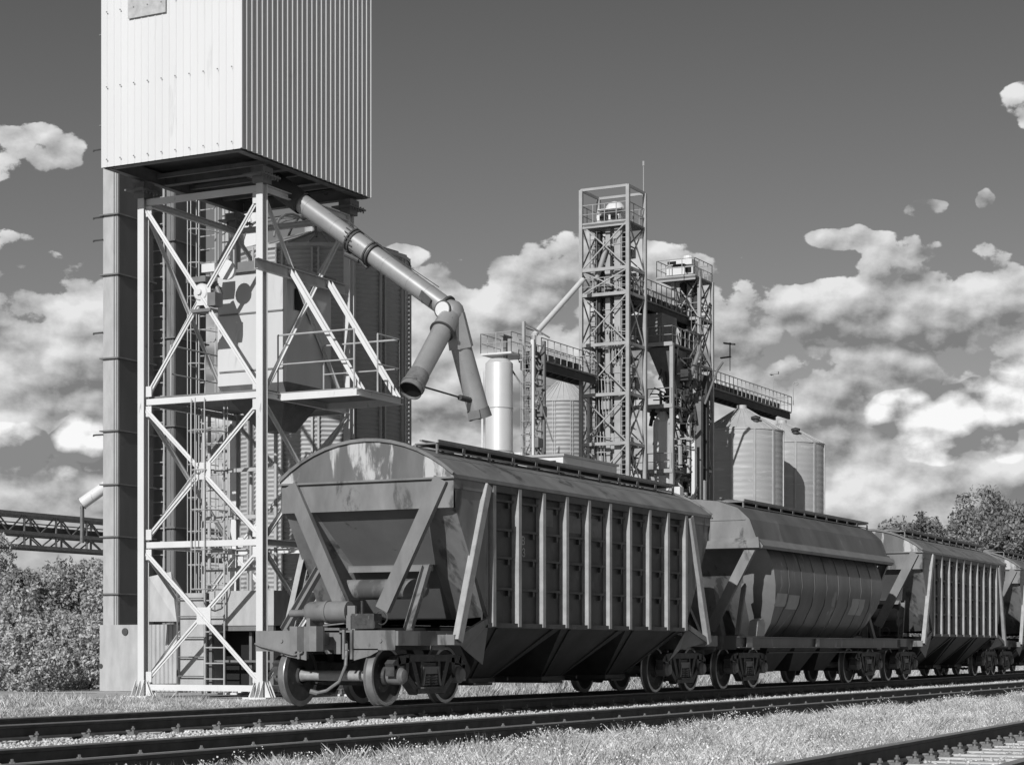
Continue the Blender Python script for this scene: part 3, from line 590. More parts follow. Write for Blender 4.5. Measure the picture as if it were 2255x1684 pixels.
w3=ribbed_wagon('third wagon of the train, small pale ribs on its side, behind the smooth barrel wagon',GRP,put(59.05),hd(59))
w4=copy_tree(w3); w4.location=put(72.3); w4.rotation_euler=(0,0,hd(72)); w4['label']='farthest wagon of the train, cut off by the right edge of the photo'
# ---------------------------------------------------------------- loading tower beside the track
def corrug(m,p,q,z0,z1,nrm,pitch=.19,depth=.035,foot=.10,top=.03,z1f=None):
    """trapezoidal sheet from p to q (xy), ribs standing out along nrm"""
    p=Vector((p[0],p[1],0)); q=Vector((q[0],q[1],0)); L=(q-p).length; d=(q-p)/L; nv=Vector((nrm[0],nrm[1],0)); n=int(round(L/pitch)); pt=L/n; pts=[]
    s=(pt-foot-top)/2
    for i in range(n):
        a=i*pt
        for t,h in ((a,0),(a+foot,0),(a+foot+s,depth),(a+foot+s+top,depth)): pts.append(p+d*t+nv*h)
    pts.append(q); k=len(pts)
    vs=[(v.x,v.y,z0) for v in pts]+[(v.x,v.y,z1) for v in pts]
    return m.add(vs,[(i,i+1,k+i+1,k+i) for i in range(k-1)])
TX0,TX1,TY0,TY1,TZ=29.3,33.75,20.6,23.78,9.87      # clad bin
t=thing('loading_tower','tall loading tower with white corrugated cladding standing on an open white steel frame','tower',(31.8,22.2,0))
def sheet(name,p,q,nrm,mt,foot,top,pitch,depth):
    m=MB(); corrug(m,p,q,TZ,17.5,nrm,pitch,depth,foot,top); o=m.build(name,mt,t); return o
c1=sheet('cladding',(TX0,TY1),(TX0,TY0),(-1,0),CLAD,.125,.010,.157,.010)
c2=sheet('cladding',(TX0,TY0),(TX1,TY0),(0,-1),CLAD,.075,.011,.165,.040)
m=MB()
m.box(TX1-.02,TX1,TY0+.02,TY1,TZ,17.5); m.box(TX0+.02,TX1-.02,TY1-.02,TY1,TZ,17.5); m.build('cladding',CLAD,t)
m=MB()                                     # screw heads in rows on the pale face, and on the ribbed face
for j,z in enumerate((10.0,11.35,12.75)):
    for i in range(10): m.lathe([(0,-.0),(.013,-.0),(.013,.012),(0,.012)],(TX0-.05,TY1-.16-i*.315,z),6,'x')
m.build('cladding_screw',STEELM,c1)
m=MB(); m.box(TX0-.042,TX0-.034,TY1-1.52,TY1-.66,12.55,17.5); m.build('translucent_panel',mat('weathered_sheet',.40,.7,var=.18,vs=9),c1)
m=MB(); m.box(TX0-.045,TX0-.005,TY0-.04,TY0-.0,TZ,17.5); m.build('corner_flashing',CLAD,c1)
# underside beams
m=MB(); zf=TZ+.10
for y in (TY0+.12,TY1-.12): m.ibeam((TX0+.05,y,zf),(TX1-.05,y,zf),.14,.24,.012)
for x in (TX0+.12,31.0,32.2,TX1-.12): m.ibeam((x,TY0+.2,zf-.0),(x,TY1-.2,zf-.0),.14,.22,.012)
m.build('floor_beams',STEELM,t)
m=MB(); m.box(TX0+.06,TX1-.06,TY0+.06,TY1-.06,TZ+.26,TZ+.29); m.build('bin_floor',STEELD,t)
for x in (30.75,31.8,32.9):
    m=MB(); m.bar((x,TY0+.2,zf+.02),(x,TY1-.2,zf+.02),.07,.08); m.build('floor_joist',GALVD,t)
CX=(30.42,33.45); CY=(20.93,23.67); LV=(.14,2.86,5.60,9.43)
for x in CX:
    for y in CY:
        m=MB(); m.ibeam((x,y,-.05),(x,y,9.52),.145,.17,.014,(1,0,0)); c=m.build('column',WHITE,t)
        m=MB(); m.box(x-.3,x+.3,y-.22,y+.22,9.62,9.65); m.box(x-.16,x+.16,y-.14,y+.14,9.65,9.8); m.box(x-.14,x+.14,y-.12,y+.12,9.50,9.62)
        for k in range(6): m.tube((x-.24+.096*k,y-.19,9.57),(x-.24+.096*k,y-.19,9.68),.016,6)
        m.build('column_head',STEELM,c)
        m=MB(); m.box(x-.26,x+.26,y-.26,y+.26,-.06,-.02)
        for a in (0,1,2,3):
            dx,dy=((1,0),(-1,0),(0,1),(0,-1))[a]; m.plate([(x+dx*.12+(dy*.0),y+dy*.12,-.02),(x+dx*.25,y+dy*.25,-.02),(x+dx*.12,y+dy*.12,.28)],.014,(dy,dx,0))
            if dy: 
                for o in (-.08,.08): m.plate([(x+o,y+dy*.12,-.02),(x+o,y+dy*.25,-.02),(x+o,y+dy*.12,.28)],.014,(1,0,0))
            else:
                for o in (-.1,.1): m.plate([(x+dx*.1,y+o,-.02),(x+dx*.25,y+o,-.02),(x+dx*.1,y+o,.28)],.014,(0,1,0))
        m.build('base_plate',WHITE,c)
for x in CX:
    for z in LV:
        m=MB(); m.chan((x,CY[0]+.075,z),(x,CY[1]-.075,z),.08,.115,.012,(0,0,1),1 if x<31 else -1); m.build('cross_beam',WHITE,t)
for y in CY:
    for z in LV[1:]+(.14,):
        m=MB(); m.chan((CX[0]+.09,y,z),(CX[1]-.09,y,z),.08,.12,.012,(0,0,1),1); m.build('cross_beam',WHITE,t)
def brace(a,b,w,up,gap=None):
    m=MB(); m.bar(a,b,w,.014,up); m.bar(a,b,.012,w*.75,up,0,0); m.build('diagonal_brace',WHITE,t)
for zi in range(3):
    z0,z1=LV[zi]+.16,LV[zi+1]-.16
    for x in CX:
        e=.0
        brace((x-.02,CY[0]+.09,z0),(x-.02,CY[1]-.09,z1),.088,(1,0,0)); brace((x+.03,CY[0]+.09,z1),(x+.03,CY[1]-.09,z0),.088,(1,0,0))
        m=MB(); m.box(x-.008,x+.01,22.25-.16,22.25+.16,(z0+z1)/2-.16,(z0+z1)/2+.16); m.build('gusset_plate',WHITE,t)
        for y,s in ((CY[0]+.07,1),(CY[1]-.07,-1)):
            for z in (z0-.06,z1-.12):
                m=MB(); m.box(x-.014,x+.006,min(y,y+s*.13),max(y,y+s*.13),z,z+.2); m.build('gusset_plate',WHITE,t)
    for y in CY:
        brace((CX[0]+.14,y-.02,z0),(CX[1]-.14,y-.02,z1),.12,(0,1,0)); brace((CX[0]+.14,y+.03,z1),(CX[1]-.14,y+.03,z0),.12,(0,1,0))
# platform at mid height reaching out towards the track
m=MB(); zp=5.66; PX0,PX1,PY0=30.95,32.55,19.2
m.box(PX0,PX1,PY0,CY[0],zp,zp+.03); m.box(CX[0]+.1,CX[1]-.1,CY[0]+.02,CY[1]-.02,zp+.02,zp+.05); pl=m.build('platform_deck',GALVD,t)
m=MB(); m.chan((PX0,PY0,zp-.06),(PX0,CY[0]-.02,zp-.06),.07,.13,.01,(0,0,1),1); m.chan((PX1,PY0,zp-.06),(PX1,CY[0]-.02,zp-.06),.07,.13,.01,(0,0,1),1); m.chan((PX0,PY0,zp-.06),(PX1,PY0,zp-.06),.07,.13,.01,(0,0,1),1); m.build('platform_edge',WHITE,pl)
m=MB(); m.chan((29.95,CY[0]-.16,7.93),(33.05,CY[0]-.16,7.93),.08,.20,.012); m.build('outrigger_beam',GALV,t)
for x in (31.12,32.42):
    m=MB(); m.chan((x,CY[0]-.16,7.98),(x,PY0+.02,zp-.02),.08,.14,.012,(1,0,0),1); m.build('outrigger_strut',WHITE,t)
def railing(m,pts,h,step=.9,mid=True,r=.018):
    for a,b in zip(pts[:-1],pts[1:]):
        a=Vector(a);b=Vector(b); n=max(1,int((b-a).length/step)); up=Vector((0,0,h))
        m.tube(a+up,b+up,r,6); 
        if mid: m.tube(a+up*.5,b+up*.5,r*.8,6)
        for i in range(n+1): p=a.lerp(b,i/n); m.tube(p,p+up,r,6)
m=MB(); railing(m,[(PX0,CY[0],zp),(PX0,PY0+.05,zp)],1.1); railing(m,[(PX1-.02,CY[0],zp),(PX1-.02,PY0+.03,zp),(PX0+.8,PY0+.03,zp)],1.12); railing(m,[(CX[1]-.2,CY[0]+.3,zp),(CX[1]-.2,CY[1]-.2,zp),(CX[0]+.6,CY[1]-.2,zp)],1.1); m.build('railing',GALV,pl)
def ladder(name,p,h,mt,parent=None,w=.45,dirv=(0,1),cage=None,step=.3,r=.02):
    m=MB(); x,y,z=p; dx,dy=dirv
    for s in (-.5,.5): m.tube((x+dx*s*w,y+dy*s*w,z),(x+dx*s*w,y+dy*s*w,z+h),r,6)
    k=int(h/step)
    for i in range(1,k): m.tube((x-dx*w/2,y-dy*w/2,z+i*step),(x+dx*w/2,y+dy*w/2,z+i*step),r*.7,6)
    if cage:
        nx_,ny_=cage
        for i in range(int((h-2)/.75)+1):
            zz=z+2+i*.75; a=[(x+dx*w/2*math.cos(q)*1.35+nx_*.62*math.sin(q),y+dy*w/2*math.cos(q)*1.35+ny_*.62*math.sin(q),zz) for q in [j*math.pi/6 for j in range(7)]]; m.path(a,r*.7,5)
        for q in (0,1.05,2.1,3.14,1.57): m.tube((x+dx*w/2*math.cos(q)*1.35+nx_*.62*math.sin(q),y+dy*w/2*math.cos(q)*1.35+ny_*.62*math.sin(q),z+2),(x+dx*w/2*math.cos(q)*1.35+nx_*.62*math.sin(q),y+dy*w/2*math.cos(q)*1.35+ny_*.62*math.sin(q),z+h),r*.6,5)
    return m.build(name,mt,parent)
ladder('ladder',(30.9,22.35,0),5.6,GALV,t,cage=(-1,0)); ladder('ladder',(31.5,22.1,5.7),2.9,GALV,t)
m=MB()
for (x,y) in ((31.2,21.4),(31.3,22.9),(32.3,21.9),(32.9,22.9),(31.9,23.2)): m.tube((x,y,0),(x,y,5.5),.035,8)
for z in (1.6,2.4,3.4,4.3): m.bar((31.2,21.4,z),(31.3,22.9,z),.05,.07); m.bar((32.3,21.9,z+.2),(32.9,22.9,z+.2),.05,.07)
m.bar((31.2,21.4,2.9),(31.3,22.9,4.2),.05,.05); m.bar((32.3,21.9,1.6),(32.9,22.9,3.2),.05,.05); m.build('service_pipes',GALV,t)
# weigh hopper inside the frame
HX,HY0,HY1=31.35,20.98,22.6
h=thing('weigh_hopper','square white steel hopper hanging in the tower frame above the platform','hopper',(32.2,21.8,5.7))
m=MB(); m.box(HX,32.9,HY0+.02,HY1,5.95,8.1); hb=m.build('hopper_body',mat('hopper_sheet',.52,.5,var=.08,vs=1,dark=.40,dk=.02,ds=2,streak=6),h)
m=MB(); m.add([(HX,HY0+.02,5.95),(32.9,HY0+.02,5.95),(32.9,HY1,5.95),(HX,HY1,5.95),(31.9,21.5,5.1),(32.4,21.5,5.1),(32.4,22.0,5.1),(31.9,22.0,5.1)],[(0,1,5,4),(1,2,6,5),(2,3,7,6),(3,0,4,7),(4,5,6,7)]); m.build('hopper_cone',STEELM,h)
m=MB(); m.box(HX-.08,32.98,HY0-.05,HY1+.08,8.1,8.16); m.box(HX-.05,HX+.25,HY1-.9,HY1-.5,8.16,8.3); m.build('hopper_lid',GALVD,h)
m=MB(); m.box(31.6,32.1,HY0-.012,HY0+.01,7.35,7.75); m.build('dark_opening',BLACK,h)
for z in (6.2,7.3): 
    m=MB(); m.box(HX-.02,HX-.002,HY0+.1,HY1-.05,z,z+.03); m.build('stiffener',GALVD,h)
# motor on the front bracing
mo=thing('drive_motor','rusty drive motor with a pale round cover on the front bracing of the loading tower','motor',(30.25,22.3,7.6))
m=MB(); cy,cz=22.30,7.62
m.lathe([(0,-.16),(.05,-.16),(.06,-.12),(.14,-.11),(.175,-.07),(.18,0),(0,0)],(30.5,cy+.02,cz-.02),18,'x'); m.build('motor_cover',WHITE,mo,True)
m=MB(); m.lathe([(0,0),(.20,0),(.21,.06),(.20,.32),(0,.32)],(30.5,cy,cz),18,'x'); 
for i in range(12): a=i*math.pi/6; m.box(30.55,30.8,cy+.215*math.cos(a)-.012,cy+.215*math.cos(a)+.012,cz+.215*math.sin(a)-.012,cz+.215*math.sin(a)+.012)
m.box(30.35,30.6,cy-.36,cy-.18,cz-.3,cz-.05); m.box(30.35,30.6,cy-.25,cy+.2,cz-.40,cz-.34); m.box(30.4,30.7,cy-.1,cy+.35,cz+.18,cz+.28); m.tube((30.6,cy-.3,cz-.1),(30.6,cy-.1,cz+.35),.05,8); m.build('gearbox',STEELM,mo)
m=MB(); m.lathe([(0,0),(.19,0),(.17,.10),(.0,.14)],(30.7,cy-.36,cz+.42),16,'x'); m.box(30.62,30.95,cy-.15,cy+.15,cz+.40,cz+.56); m.build('fan_cowl',WHITE,mo)
# spout: telescopic pipe, knee and two legs
s=thing('loading_spout','long grey loading pipe with ring flanges slanting from the tower and forking in two','loading spout',(31.5,20.9,9.7))
A=Vector((31.5,21.9,10.15)); Bp=Vector((31.5,17.58,7.08)); dv=(Bp-A)
def on(f): return A+dv*f
m=MB(); m.tube(on(0),on(.27),.215,28,cap=False); m.build('shaded_pipe_end',STEELD,s,True)  # dark tone paints the shade on the pipe under the bin
m=MB(); m.tube(on(.24),on(.545),.183,28); m.build('upper_pipe',PIPE,s,True)
m=MB(); m.tube(on(.535),on(.625),.205,28); m.build('sleeve_pipe',PIPE,s,True)
m=MB(); m.tube(on(.62),on(1.0),.186,28); m.build('lower_pipe',PIPE,s,True)
for f,r in ((.535,.232),(.627,.23),(.985,.232)):
    m=MB(); m.tube(on(f),on(f+.008),r,28); m.tube(on(f-.012),on(f-.006),r,28) if f<.9 else None
    if f<.6:
        for k in range(14): a=k*math.pi/7; e=Vector((math.cos(a),0,math.sin(a)))*.222; m.tube(on(f-.02)+e,on(f+.016)+e,.012,5)
    m.build('pipe_flange',STEELD,s)
m=MB(); m.tube(on(.545)+Vector((0,0,-.25)),on(.60)+Vector((0,0,-.33)),.03,6); m.tube(on(.50)+Vector((0,0,-.28)),on(.62)+Vector((0,.05,-.26)),.02,6); m.tube(on(.49)+Vector((0,0,-.36)),on(.56)+Vector((0,0,-.30)),.05,8); m.build('adjusting_screw',STEELD,s)
K=on(1.0)+Vector((0,-.08,-.08))
m=MB(); m.lathe([(.0,-.235),(.06,-.23),(.14,-.195),(.20,-.13),(.226,-.05),(.23,0),(.226,.05),(.20,.13),(.14,.195),(.06,.23),(0,.235)],(K.x,K.y,K.z),24); k_=m.build('knee',PIPE,s,True)
m=MB(); m.lathe([(0,-.26),(.14,-.26),(.15,-.24),(.15,-.16),(0,-.16)],(K.x,K.y+.06,K.z+.03),22,'x'); m.build('inspection_cover',WHITE,k_,True)
m=MB(); m.lathe([(.14,-.25),(.17,-.25),(.17,-.22),(.14,-.22)],(K.x,K.y+.06,K.z+.03),22,'x'); m.build('cover_ring',STEELD,k_)
for f in (.30,.44,.70,.82,.90):
    m=MB(); m.tube(on(f),on(f+.004),.1895 if f>.6 else .1865,28); m.build('weld_seam',PIPE,s,True)
m=MB(); m.path([on(.52)+Vector((-.1,0,.32)),on(.75)+Vector((-.1,0,.26)),on(.97)+Vector((-.1,0,.30))],.008,5); m.build('cable',STEELD,s)
m=MB(); m.plate([(31.28,17.86,7.10),(31.28,18.06,7.30),(31.28,18.0,7.42),(31.28,17.80,7.24)],-.02,(1,0,0)); m.build('bracket',STEELD,s)
E1=Vector((30.10,17.56,5.42)); E2=Vector((32.05,17.25,5.28)); K2=K+Vector((-.02,-.03,-.30))
m=MB(); m.tube(K,K.lerp(E1,.24),.19,24,.21); m.build('leg_collar',PIPE,s,True)
m=MB(); u=K.lerp(E1,.20); m.tube(K.lerp(E1,.2),K.lerp(E1,.80),.188,28,.18); m.build('leg_pipe',PIPE,s,True)
m=MB(); m.tube(K.lerp(E1,.235),K.lerp(E1,.248),.232,28); m.build('pipe_flange',STEELD,s)
m=MB(); m.tube(K.lerp(E1,.79),E1,.192,28,.21,cap=False); m.tube(K.lerp(E1,.80),E1,.178,28,.197,cap=False); m.tube(K.lerp(E1,.93),K.lerp(E1,.95),.222,28); m.build('leg_nozzle',mat('nozzle_steel',.20,.45,.2,var=.3,vs=6,dark=.08,dk=.02,ds=8),s,True)
m=MB(); m.tube(K.lerp(E1,.97),K.lerp(E1,.975),.20,28); m.build('nozzle_mouth',BLACK,s)
m=MB(); m.tube(K+Vector((.02,-.05,-.02)),K.lerp(E2,.36),.20,6,.24); m.build('leg_collar',PIPE,s)
m=MB(); m.tube(K.lerp(E2,.33),E2,.19,28,.20); m.build('leg_pipe',PIPE,s,True)
m=MB(); q=(E2-K).normalized(); m.tube(E2-q*.02,E2+q*.16,.208,28,.222,cap=False); m.tube(E2,E2+q*.11,.17,28,.18); m.bar(E2+q*.02+Vector((-.2,0,-.02)),E2+q*.16+Vector((-.22,0,-.04)),.25,.02); m.build('leg_nozzle',STEELM,s,True)
m=MB(); m.tube(E1+Vector((.15,-.05,.12)),E2+Vector((-.1,.05,.15)),.017,6); m.tube(E1.lerp(E2,.72)+Vector((0,0,.13)),E1.lerp(E2,.93)+Vector((0,0,.14)),.055,8); m.build('tie_rod',STEELD,s)
# bucket elevator trunks behind, rising past the bin
e=thing('bucket_elevator','tall twin-trunk elevator casing of flanged steel sections, left of the loading tower','elevator',(35,27.5,0))
for (x0,x1,y0,y1,sm) in ((34.6,35.85,27.62,28.03,(2.07,3.33,4.48,5.66,7.26,9.1,10.42,12.4,14.4)),(36.2,37.4,27.3,28.02,(1.5,3.6,5.9,7.9,10.1,12.2,14.3))):
    m=MB(); m.box(x0,x1,y0,y1,-.05,17.5); c=m.build('trunk',GALV if x0<35 else GALVD,e)
    for z in sm: m=MB(); m.box(x0-.06,x1+.06,y0-.06,y1+.06,z,z+.03); m.build('trunk_flange',STEELM,c)
    m=MB(); m.box(x0-.012,x0-.002,y0+.09,y0+.11,1.4,17.5); m.box(x0-.012,x0-.002,y0+.02,y0+.04,1.4,17.5); m.build('trunk_seam',STEELM,c)
    m=MB(); m.box(x0+.02,x1-.02,y0-.02,y0-.003,1.4,17.4); m.build('trunk_shade_sheet',mat('trunk_shade_tone',.10,.5,.1,var=.3,vs=.8,dark=.06,dk=.02,ds=1,streak=4),c)  # dark sheet colours in the shade on the trunk's unlit side
m=MB(); m.box(34.42,36.1,26.88,27.98,-.05,1.40); m.build('elevator_boot',GALV,e)
m=MB(); m.lathe([(0,-.03),(.08,-.03),(.08,0),(0,0)],(34.42,27.27,1.25),12,'x'); m.lathe([(0,-.03),(.05,-.03),(.05,0),(0,0)],(34.42,27.94,.50),12,'x'); m.build('boot_knob',STEELD,e)
ladder('ladder',(36.12,27.7,1.5),15.5,GALV,e,w=.35)
for z in (9.9,11.9,7.85,5.6,10.4):
    m=MB(); m.tube((34.58,28.02,z),(34.58,28.28,z),.02,6); m.tube((34.58,28.28,z),(34.58,28.28,z-.03),.02,6); m.build('bracket',STEELD,e)
# second pair of casings further right behind the frame
e2=thing('bucket_elevator','slender elevator casings seen through the frame, between the ladders and the big corrugated bin','elevator',(38,26,0))
for (x0,y0) in ((36.9,25.55),(37.1,26.3)):
    m=MB(); m.box(x0,x0+.45,y0,y0+.32,-.05,12.3); c=m.build('trunk',WHITE if y0<26 else GALV,e2)
    [MB().box(x0-.05,x0+.5,y0-.05,y0+.37,z,z+.03).build('trunk_flange',STEELM,c) for z in (1.2,2.6,4,5.4,6.8,8.2,9.6,11)]
ladder('ladder',(36.5,26.6,0),12,GALV,e2,cage=(-1,0))
# corrugated bin behind
def silo(name_label,cx,cy,r,ze,za,mt,nst,group=None,pitch=.1,rm=None,depth=.02,zb=-.05,wave=True,cat='silo',band=False):
    s=thing('grain_silo',name_label,cat,(cx,cy,0),group); m=MB()
    if wave:
        n=int((ze-zb)/pitch*4); prof=[(r+depth*math.cos(2*math.pi*i/4),zb+(ze-zb)*i/n) for i in range(n+1)]
    else: prof=[(r,zb),(r,ze)]
    m.lathe(prof,(cx,cy,0),56); w=m.build('silo_wall',mt,s,True)
    m=MB(); n=56; ro=r+.05; m.lathe([(ro,ze-.06),(ro,ze+.02),(.35,za),(.35,za+.25),(0,za+.3)],(cx,cy,0),n); rf=m.build('silo_roof',rm or mt,s)
    m=MB()
    for i in range(28):
        a=i*2*math.pi/28; m.bar((cx+ro*math.cos(a),cy+ro*math.sin(a),ze+.03),(cx+.4*math.cos(a),cy+.4*math.sin(a),za+.01),.04,.03)
    m.build('roof_seam',rm or mt,rf)
    for i in range(nst):
        a=math.pi*(.0)+i*2*math.pi/nst+.13; m=MB(); c_,s_=math.cos(a),math.sin(a)
        if wave and depth>.01:
            for o in (-.07,.07): m.bar((cx+(r+.04)*c_-o*s_,cy+(r+.04)*s_+o*c_,zb),(cx+(r+.04)*c_-o*s_,cy+(r+.04)*s_+o*c_,ze-.08),.045,.05,(c_,s_,0))
        else: m.bar((cx+(r+.04)*c_,cy+(r+.04)*s_,zb),(cx+(r+.04)*c_,cy+(r+.04)*s_,ze-.08),.16,.07,(c_,s_,0))
        m.build('stiffener',GALV,w)
    return s
BINW=mat('bin_sheet',.42,.5,.1,var=.15,vs=.8,dark=.2,dk=.02,ds=1,streak=5)
s1=silo('corrugated steel bin with a shallow roof right behind the white tower frame',38.0,24.55,2.02,9.70,10.3,BINW,16,pitch=.10,rm=GALV)
for i in range(5):                          # arched ribs over the roof
    m=MB(); a=i*.63+.2; m.path([(37.7+1.5*math.cos(a)*math.cos(q),24.9+1.5*math.sin(a)*math.cos(q),9.95+.75*math.sin(q)) for q in [j*math.pi/10 for j in range(11)]],.03,6); m.build('arched_rib',STEELM,s1)
# low housings at the tower foot
b=thing('machine_housing','pale steel machine housing with its open bay blacked in for shade, inside the foot of the tower frame','machine housing',(32,22,0))
m=MB(); m.box(31.0,33.0,21.05,22.55,1.32,1.98); m.box(31.0,32.9,22.6,23.25,.12,1.95); m.build('housing_body',GALV,b)
m=MB(); m.box(31.5,32.9,21.1,22.5,.1,1.31); m.build('bay_shade_block',BLACK,b)  # solid black block stands in for the shade inside the bay
m=MB(); m.box(31.02,31.1,21.08,22.58,1.22,1.31); m.box(31.02,31.1,21.08,21.16,.1,1.22); m.box(31.02,31.1,22.5,22.58,.1,1.22); m.box(31.1,31.16,21.1,22.5,.62,.66); m.box(31.2,31.26,21.7,21.76,.1,1.2); m.build('bay_frame',STEELM,b)
m=MB(); 
for z in (.35,.72,1.1,1.5,1.85): m.tube((30.92,22.62,z),(30.92,23.22,z),.014,6)
for y in (22.60,23.24): m.tube((30.92,y,0),(30.92,y,2.05),.018,6)
m.build('step_ladder',STEELM,b)
b=thing('corrugated_shed','low corrugated metal screen left of the machine housing, behind the left tower column','shed',(33.6,24.9,0))
m=MB(); corrug(m,(34.4,26.86),(34.4,25.85),0,1.40,(-1,0),.11,.03,.05,.02); m.box(34.44,35.6,25.86,26.86,-.05,1.38); m.build('shed_wall',GALV,b)
m=MB(); m.add([(33.5,25.2,1.45),(33.5,26.1,1.45),(33.6,26.0,2.4),(33.7,25.5,2.5),(34.4,25.2,1.45),(34.4,26.1,1.45)],[(0,1,2,3),(0,3,4),(1,5,2),(2,5,4,3)]); m.build('chute_hood',GALV,b)
m=MB(); m.box(29.9,34.4,20.45,28.6,-.16,-.06); o=m.build('tower_plinth',CONC); tag(o,'flat concrete plinth under the loading tower','plinth')
b=thing('platform_lamp','small dark box lamp hanging under the mid platform','lamp',(33,20.5,4.9))
m=MB(); m.box(32.6,32.75,20.2,20.36,4.75,4.95); m.tube((32.67,20.28,4.95),(32.67,20.28,5.6),.012,6); m.build('lamp_box',BLACK,b)
# truss bridge at the left edge with its pipe outlet
br=thing('conveyor_bridge','dark lattice conveyor bridge coming in from the left edge','conveyor bridge',(60,58,6))
BY=56.; 
def bx(px): return at(px,1200,1).x
x0b,x1b=(BY/math.tan(0)) if 0 else 44.,72.
m=MB()
z0,z1=5.15,6.52
for y in (BY,BY+1.4):
    for z in (z0,5.72,z1): m.bar((44,y,z),(84,y,z),.10,.14)
    m.bar((44,y,6.12),(84,y,6.12),.05,.05)
m.build('bridge_chord',STEELM,br)
for y in (BY,BY+1.4):
    m=MB()
    for i in range(20):
        x=44+2*i; m.bar((x,y,z0),(x,y,z1),.07,.07); m.bar((x,y,z1),(x+1,y,5.72),.05,.05); m.bar((x+1,y,5.72),(x+2,y,z1),.05,.05); m.bar((x,y,5.72),(x+1,y,z0),.05,.05); m.bar((x+1,y,z0),(x+2,y,5.72),.05,.05)
    m.build('bridge_lattice',STEELM,br)
m=MB(); m.box(44,84,BY+.1,BY+1.3,5.8,6.0); m.build('belt_trough',STEELD,br)
m=MB(); m.bar((80,BY+.7,-.2),(80,BY+.7,5.1),.25,.25); m.build('bridge_leg',GALV,br)
o_=thing('pipe_outlet','pale drooping pipe end above the lattice conveyor bridge','pipe',at(180,1110,80))
p1,p2=at(181,1108,80),at(262,1050,80); m=MB(); m.tube(p1,p2,.24,18); m.build('outlet_pipe',WHITE,o_,True)
m=MB(); m.tube(p1-(p2-p1).normalized()*.02,p1,.27,18); m.bar(p1+Vector((0,0,-.1)),p1+Vector((0,0,-1.6)),.12,.12); m.build('outlet_ring',STEELM,o_)
# ---------------------------------------------------------------- grain elevator complex beyond the train
GX=mat('galvanised_far',.33,.5,.05,var=.12,vs=1.5); GXD=mat('galvanised_far_dull',.16,.6,.05,var=.2,vs=1.2); FD=mat('far_dark_steel',.05,.7,.1,var=.3,vs=1)
SILOW=mat('silo_sheet',.36,.5,.05,var=.08,vs=.35,dark=.44,dk=.05,ds=.6,streak=.15); ROOFM=mat('silo_roof_sheet',.42,.5,.05,var=.10,vs=1)
def tower(label,x0,x1,y0,y1,lv,topz,parts):
    t=thing('elevator_tower',label,'elevator tower',((x0+x1)/2,(y0+y1)/2,0),'steel elevator towers')
    zt=lv[0]
    for x,y in ((x0,y0),(x1,y0),(x0,y1),(x1,y1)):
        m=MB(); m.box(x-.11,x+.11,y-.11,y+.11,-.1,topz if parts.get('cage') else zt+.0); m.build('column',GX,t)
    for z in lv[1:]:
        m=MB()
        for y in (y0,y1): m.bar((x0-.02,y,z),(x1+.02,y,z),.12,.18)
        for x in (x0,x1): m.bar((x,y0-.02,z),(x,y1+.02,z),.126,.20)
        m.build('ring_beam',GX,t)
    for a,b in zip(lv[:-1],lv[1:]):
        m=MB()
        for x in (x0,x1): m.bar((x,y0+.1,a-.1),(x,y1-.1,b+.1),.07,.07); m.bar((x+.05,y0+.1,b+.1),(x+.05,y1-.1,a-.1),.07,.07)
        for y in (y0,y1): m.bar((x0+.1,y,a-.1),(x1-.1,y,b+.1),.07,.07); m.bar((x0+.1,y+.05,b+.1),(x1-.1,y+.05,a-.1),.07,.07)
        m.build('cross_bracing',GX,t)
    for z in parts.get('decks',()):
        m=MB(); m.box(x0+.12,x1-.12,y0+.12,y1-.12,z-.12,z-.04); d=m.build('deck',FD,t)
        m=MB(); railing(m,[(x0,y1,z),(x0,y0,z),(x1,y0,z),(x1,y1,z)],1.05,.8,True,.028); m.build('railing',GX,d)
    z=zt; ex=parts.get('over',.0)
    m=MB(); m.box(x0-ex,x1+.05,y0-.05,y1+ex+.05,z-.14,z-.02); m.build('top_deck',GXD,t)
    m=MB(); m.box(x0-ex-.04,x0-ex-.0,y0-.06,y1+ex,z-.30,z-.18); m.box(x0-ex-.04,x0-ex-.0,y0-.06,y1+ex,z-.06,z+.04); m.build('deck_fascia',GX,t)
    m=MB(); railing(m,[(x0-ex,y1+ex,z),(x0-ex,y0,z),(x1,y0,z),(x1,y1+ex,z),(x0-ex,y1+ex,z)],1.15,.7,True,.03); m.build('railing',GX,t)
    return t
T1=tower('tallest open steel elevator tower with an open cage frame on top',111.7,114.3,49.6,52.8,(27.37,24.46,22.89,19.78,16.66,13.6,10.4,7.2,4.0,.3),29.5,dict(cage=1,decks=(22.89,10.4)))
x0,x1,y0,y1=111.7,114.3,49.6,52.8
m=MB()
for y in (y0,y1): m.bar((x0,y,29.5),(x1,y,29.5),.12,.16)
for x in (x0,x1): m.bar((x,y0,29.5),(x,y1,29.5),.12,.16)
m.build('cage_top',GX,T1)
def leg(m,x,y,w,d,z0,z1): m.box(x-d/2,x+d/2,y-w/2,y+w/2,z0,z1)
for (x,y,w,mt,z1_) in ((112.4,51.9,.35,FD,27),(112.5,51.25,.32,GX,27.1),(112.3,50.5,.42,GX,27),(113.2,51.6,.4,GXD,26.8),(113.4,50.7,.45,FD,26.9),(112.9,50.15,.25,FD,26.6),(112.2,52.45,.2,WHITE,16.8)):
    m=MB(); leg(m,x,y,w,.4,.0,z1_); 
    for z in range(2,int(z1_),2): m.box(x-.24,x+.24,y-w/2-.05,y+w/2+.05,z,z+.05)
    m.build('elevator_leg',mt,T1)
